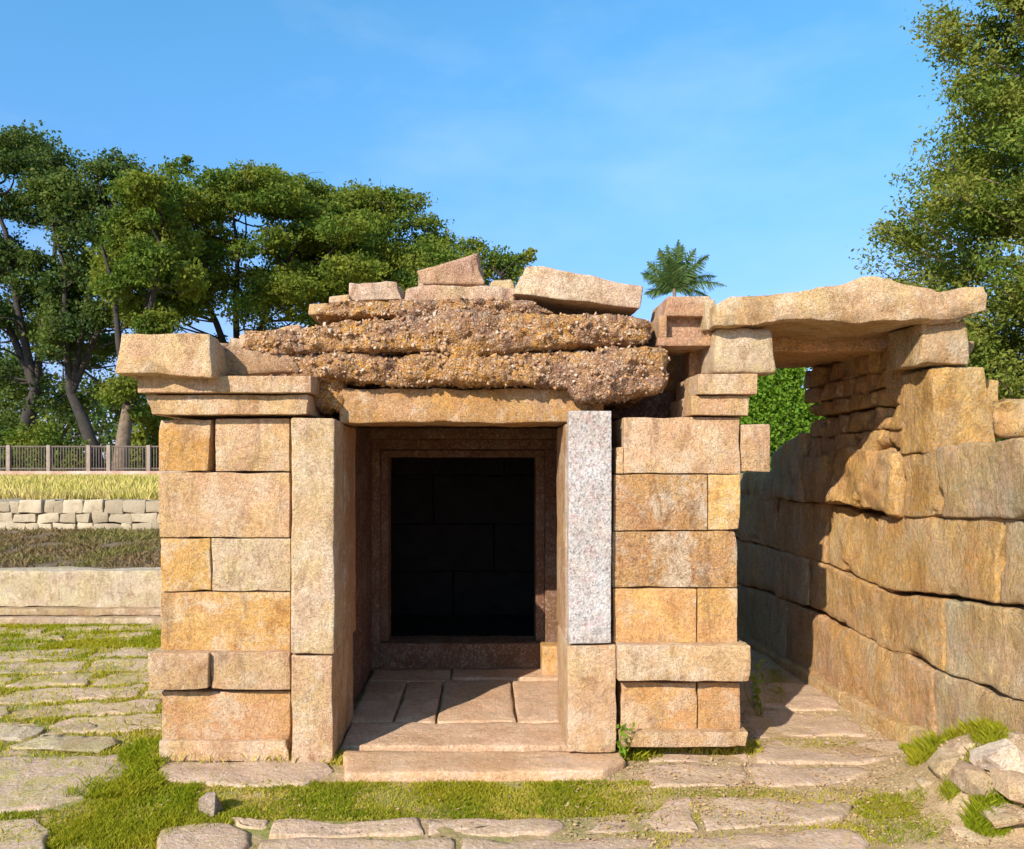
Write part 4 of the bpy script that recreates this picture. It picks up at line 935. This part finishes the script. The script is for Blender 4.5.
# coconut palm
def palm():
    D = 75.; bx = X(674, D); top = Z(289, D); t = empty('palm_tree', (bx, D, .9)); tag(t, 'coconut palm with drooping fronds far behind the roof', 'tree')
    v, f = tube_np([(bx + 1, D, .5), (bx + .8, D, 8), (bx + .2, D, 15), (bx, D, top)], [.32, .22, .18, .16], 8); link('trunk', mesh_np('trunk', v, f), M_BARK, t, origin=(bx, D, .9))
    rs = random.Random(5)
    for (ex, ey, dy) in [(659, 248, 0), (668, 243, .5), (677, 241, -.6), (684, 243, .4), (696, 248, 0), (641, 272, .3), (726, 287, -.3), (650, 258, 1.4), (706, 258, -1.2), (720, 274, .9), (652, 284, -1), (700, 272, 1.2), (646, 292, 1), (712, 296, .8), (664, 262, -2), (684, 262, 2)]:
        e = Vector((X(ex, D), D + dy, Z(ey, D))); s = Vector((bx, D, top)); d = e - s; pts = []
        n = 16; qs = []
        for i in range(n + 1):
            tt = i / n; sag = (tt ** 2) * abs(d.x) * .22; lift = math.sin(tt * math.pi * .5) * abs(d.x) * .28
            pts.append(s.lerp(e, tt) + Vector((0, 0, lift - sag - abs(d.x) * .06 * tt)))
        V = []; Fc = []
        for i in range(1, n + 1):
            tg_ = (pts[i] - pts[i - 1]).normalized(); side = tg_.cross(Vector((0, 1, 0))); side = side.normalized() if side.length > .01 else Vector((1, 0, 0))
            for sg in (-1, 1):
                for q in range(3):
                    L = 1.15 * math.sin(math.pi * min(1, (i / n) * .85 + .12)) * rs.uniform(.75, 1.1); b0 = pts[i - 1].lerp(pts[i], q / 3)
                    tip = b0 + (side * sg * .55 + tg_ * .65 + Vector((0, rs.uniform(-.6, .6), -.45))).normalized() * L; wv = tg_ * .06
                    k = len(V); V += [b0 - wv, b0 + wv, tip + wv * .4, tip - wv * .4]; Fc.append((k, k + 1, k + 2, k + 3))
        rv, rf = tube_np(pts, [.06 * (1 - .7 * i / n) for i in range(n + 1)], 5)
        v, f = merge([(np.array([tuple(q) for q in V]), np.array(Fc)), (rv, rf)])
        link('frond', mesh_np('frond', v, f), M_PALM, t, smooth=False, origin=tuple(s))
palm()
# little weed at the foot of the right pier
def weed(px, py, D, h, n, label, z0=0.):
    x = X(px, D); t = empty('weed', (x, D, z0)); tag(t, label, 'weed'); w_ = []; LP = []
    for i in range(n):
        e = (x + rng.uniform(-.08, .08), D + rng.uniform(-.06, .06), z0 + h * rng.uniform(.6, 1)); w_.append(limb((x + rng.uniform(-.02, .02), D, z0), e, .003, .0015, .12, 5))
        for tt in np.linspace(.25, 1, 9): LP.append(np.array([(x + (e[0] - x) * tt + rng.uniform(-.02, .02), D + (e[1] - D) * tt + rng.uniform(-.02, .02), z0 + (e[2] - z0) * tt)]))
    v, f = merge(w_); link('stem', mesh_np('stem', v, f), M_GRASS, t, origin=(x, D, z0)); v, f = leaf_quads(np.concatenate(LP), .045, .5, .5); link('leaves', mesh_np('leaves', v, f), M_LB, t, smooth=False, origin=(x, D, z0))
weed(760, 710, 5.1, .36, 6, 'spindly green weed growing in the shade beside the right pier')
weed(622, 722, 4.28, .22, 4, 'little weed growing in the gap between door jamb and right pier')
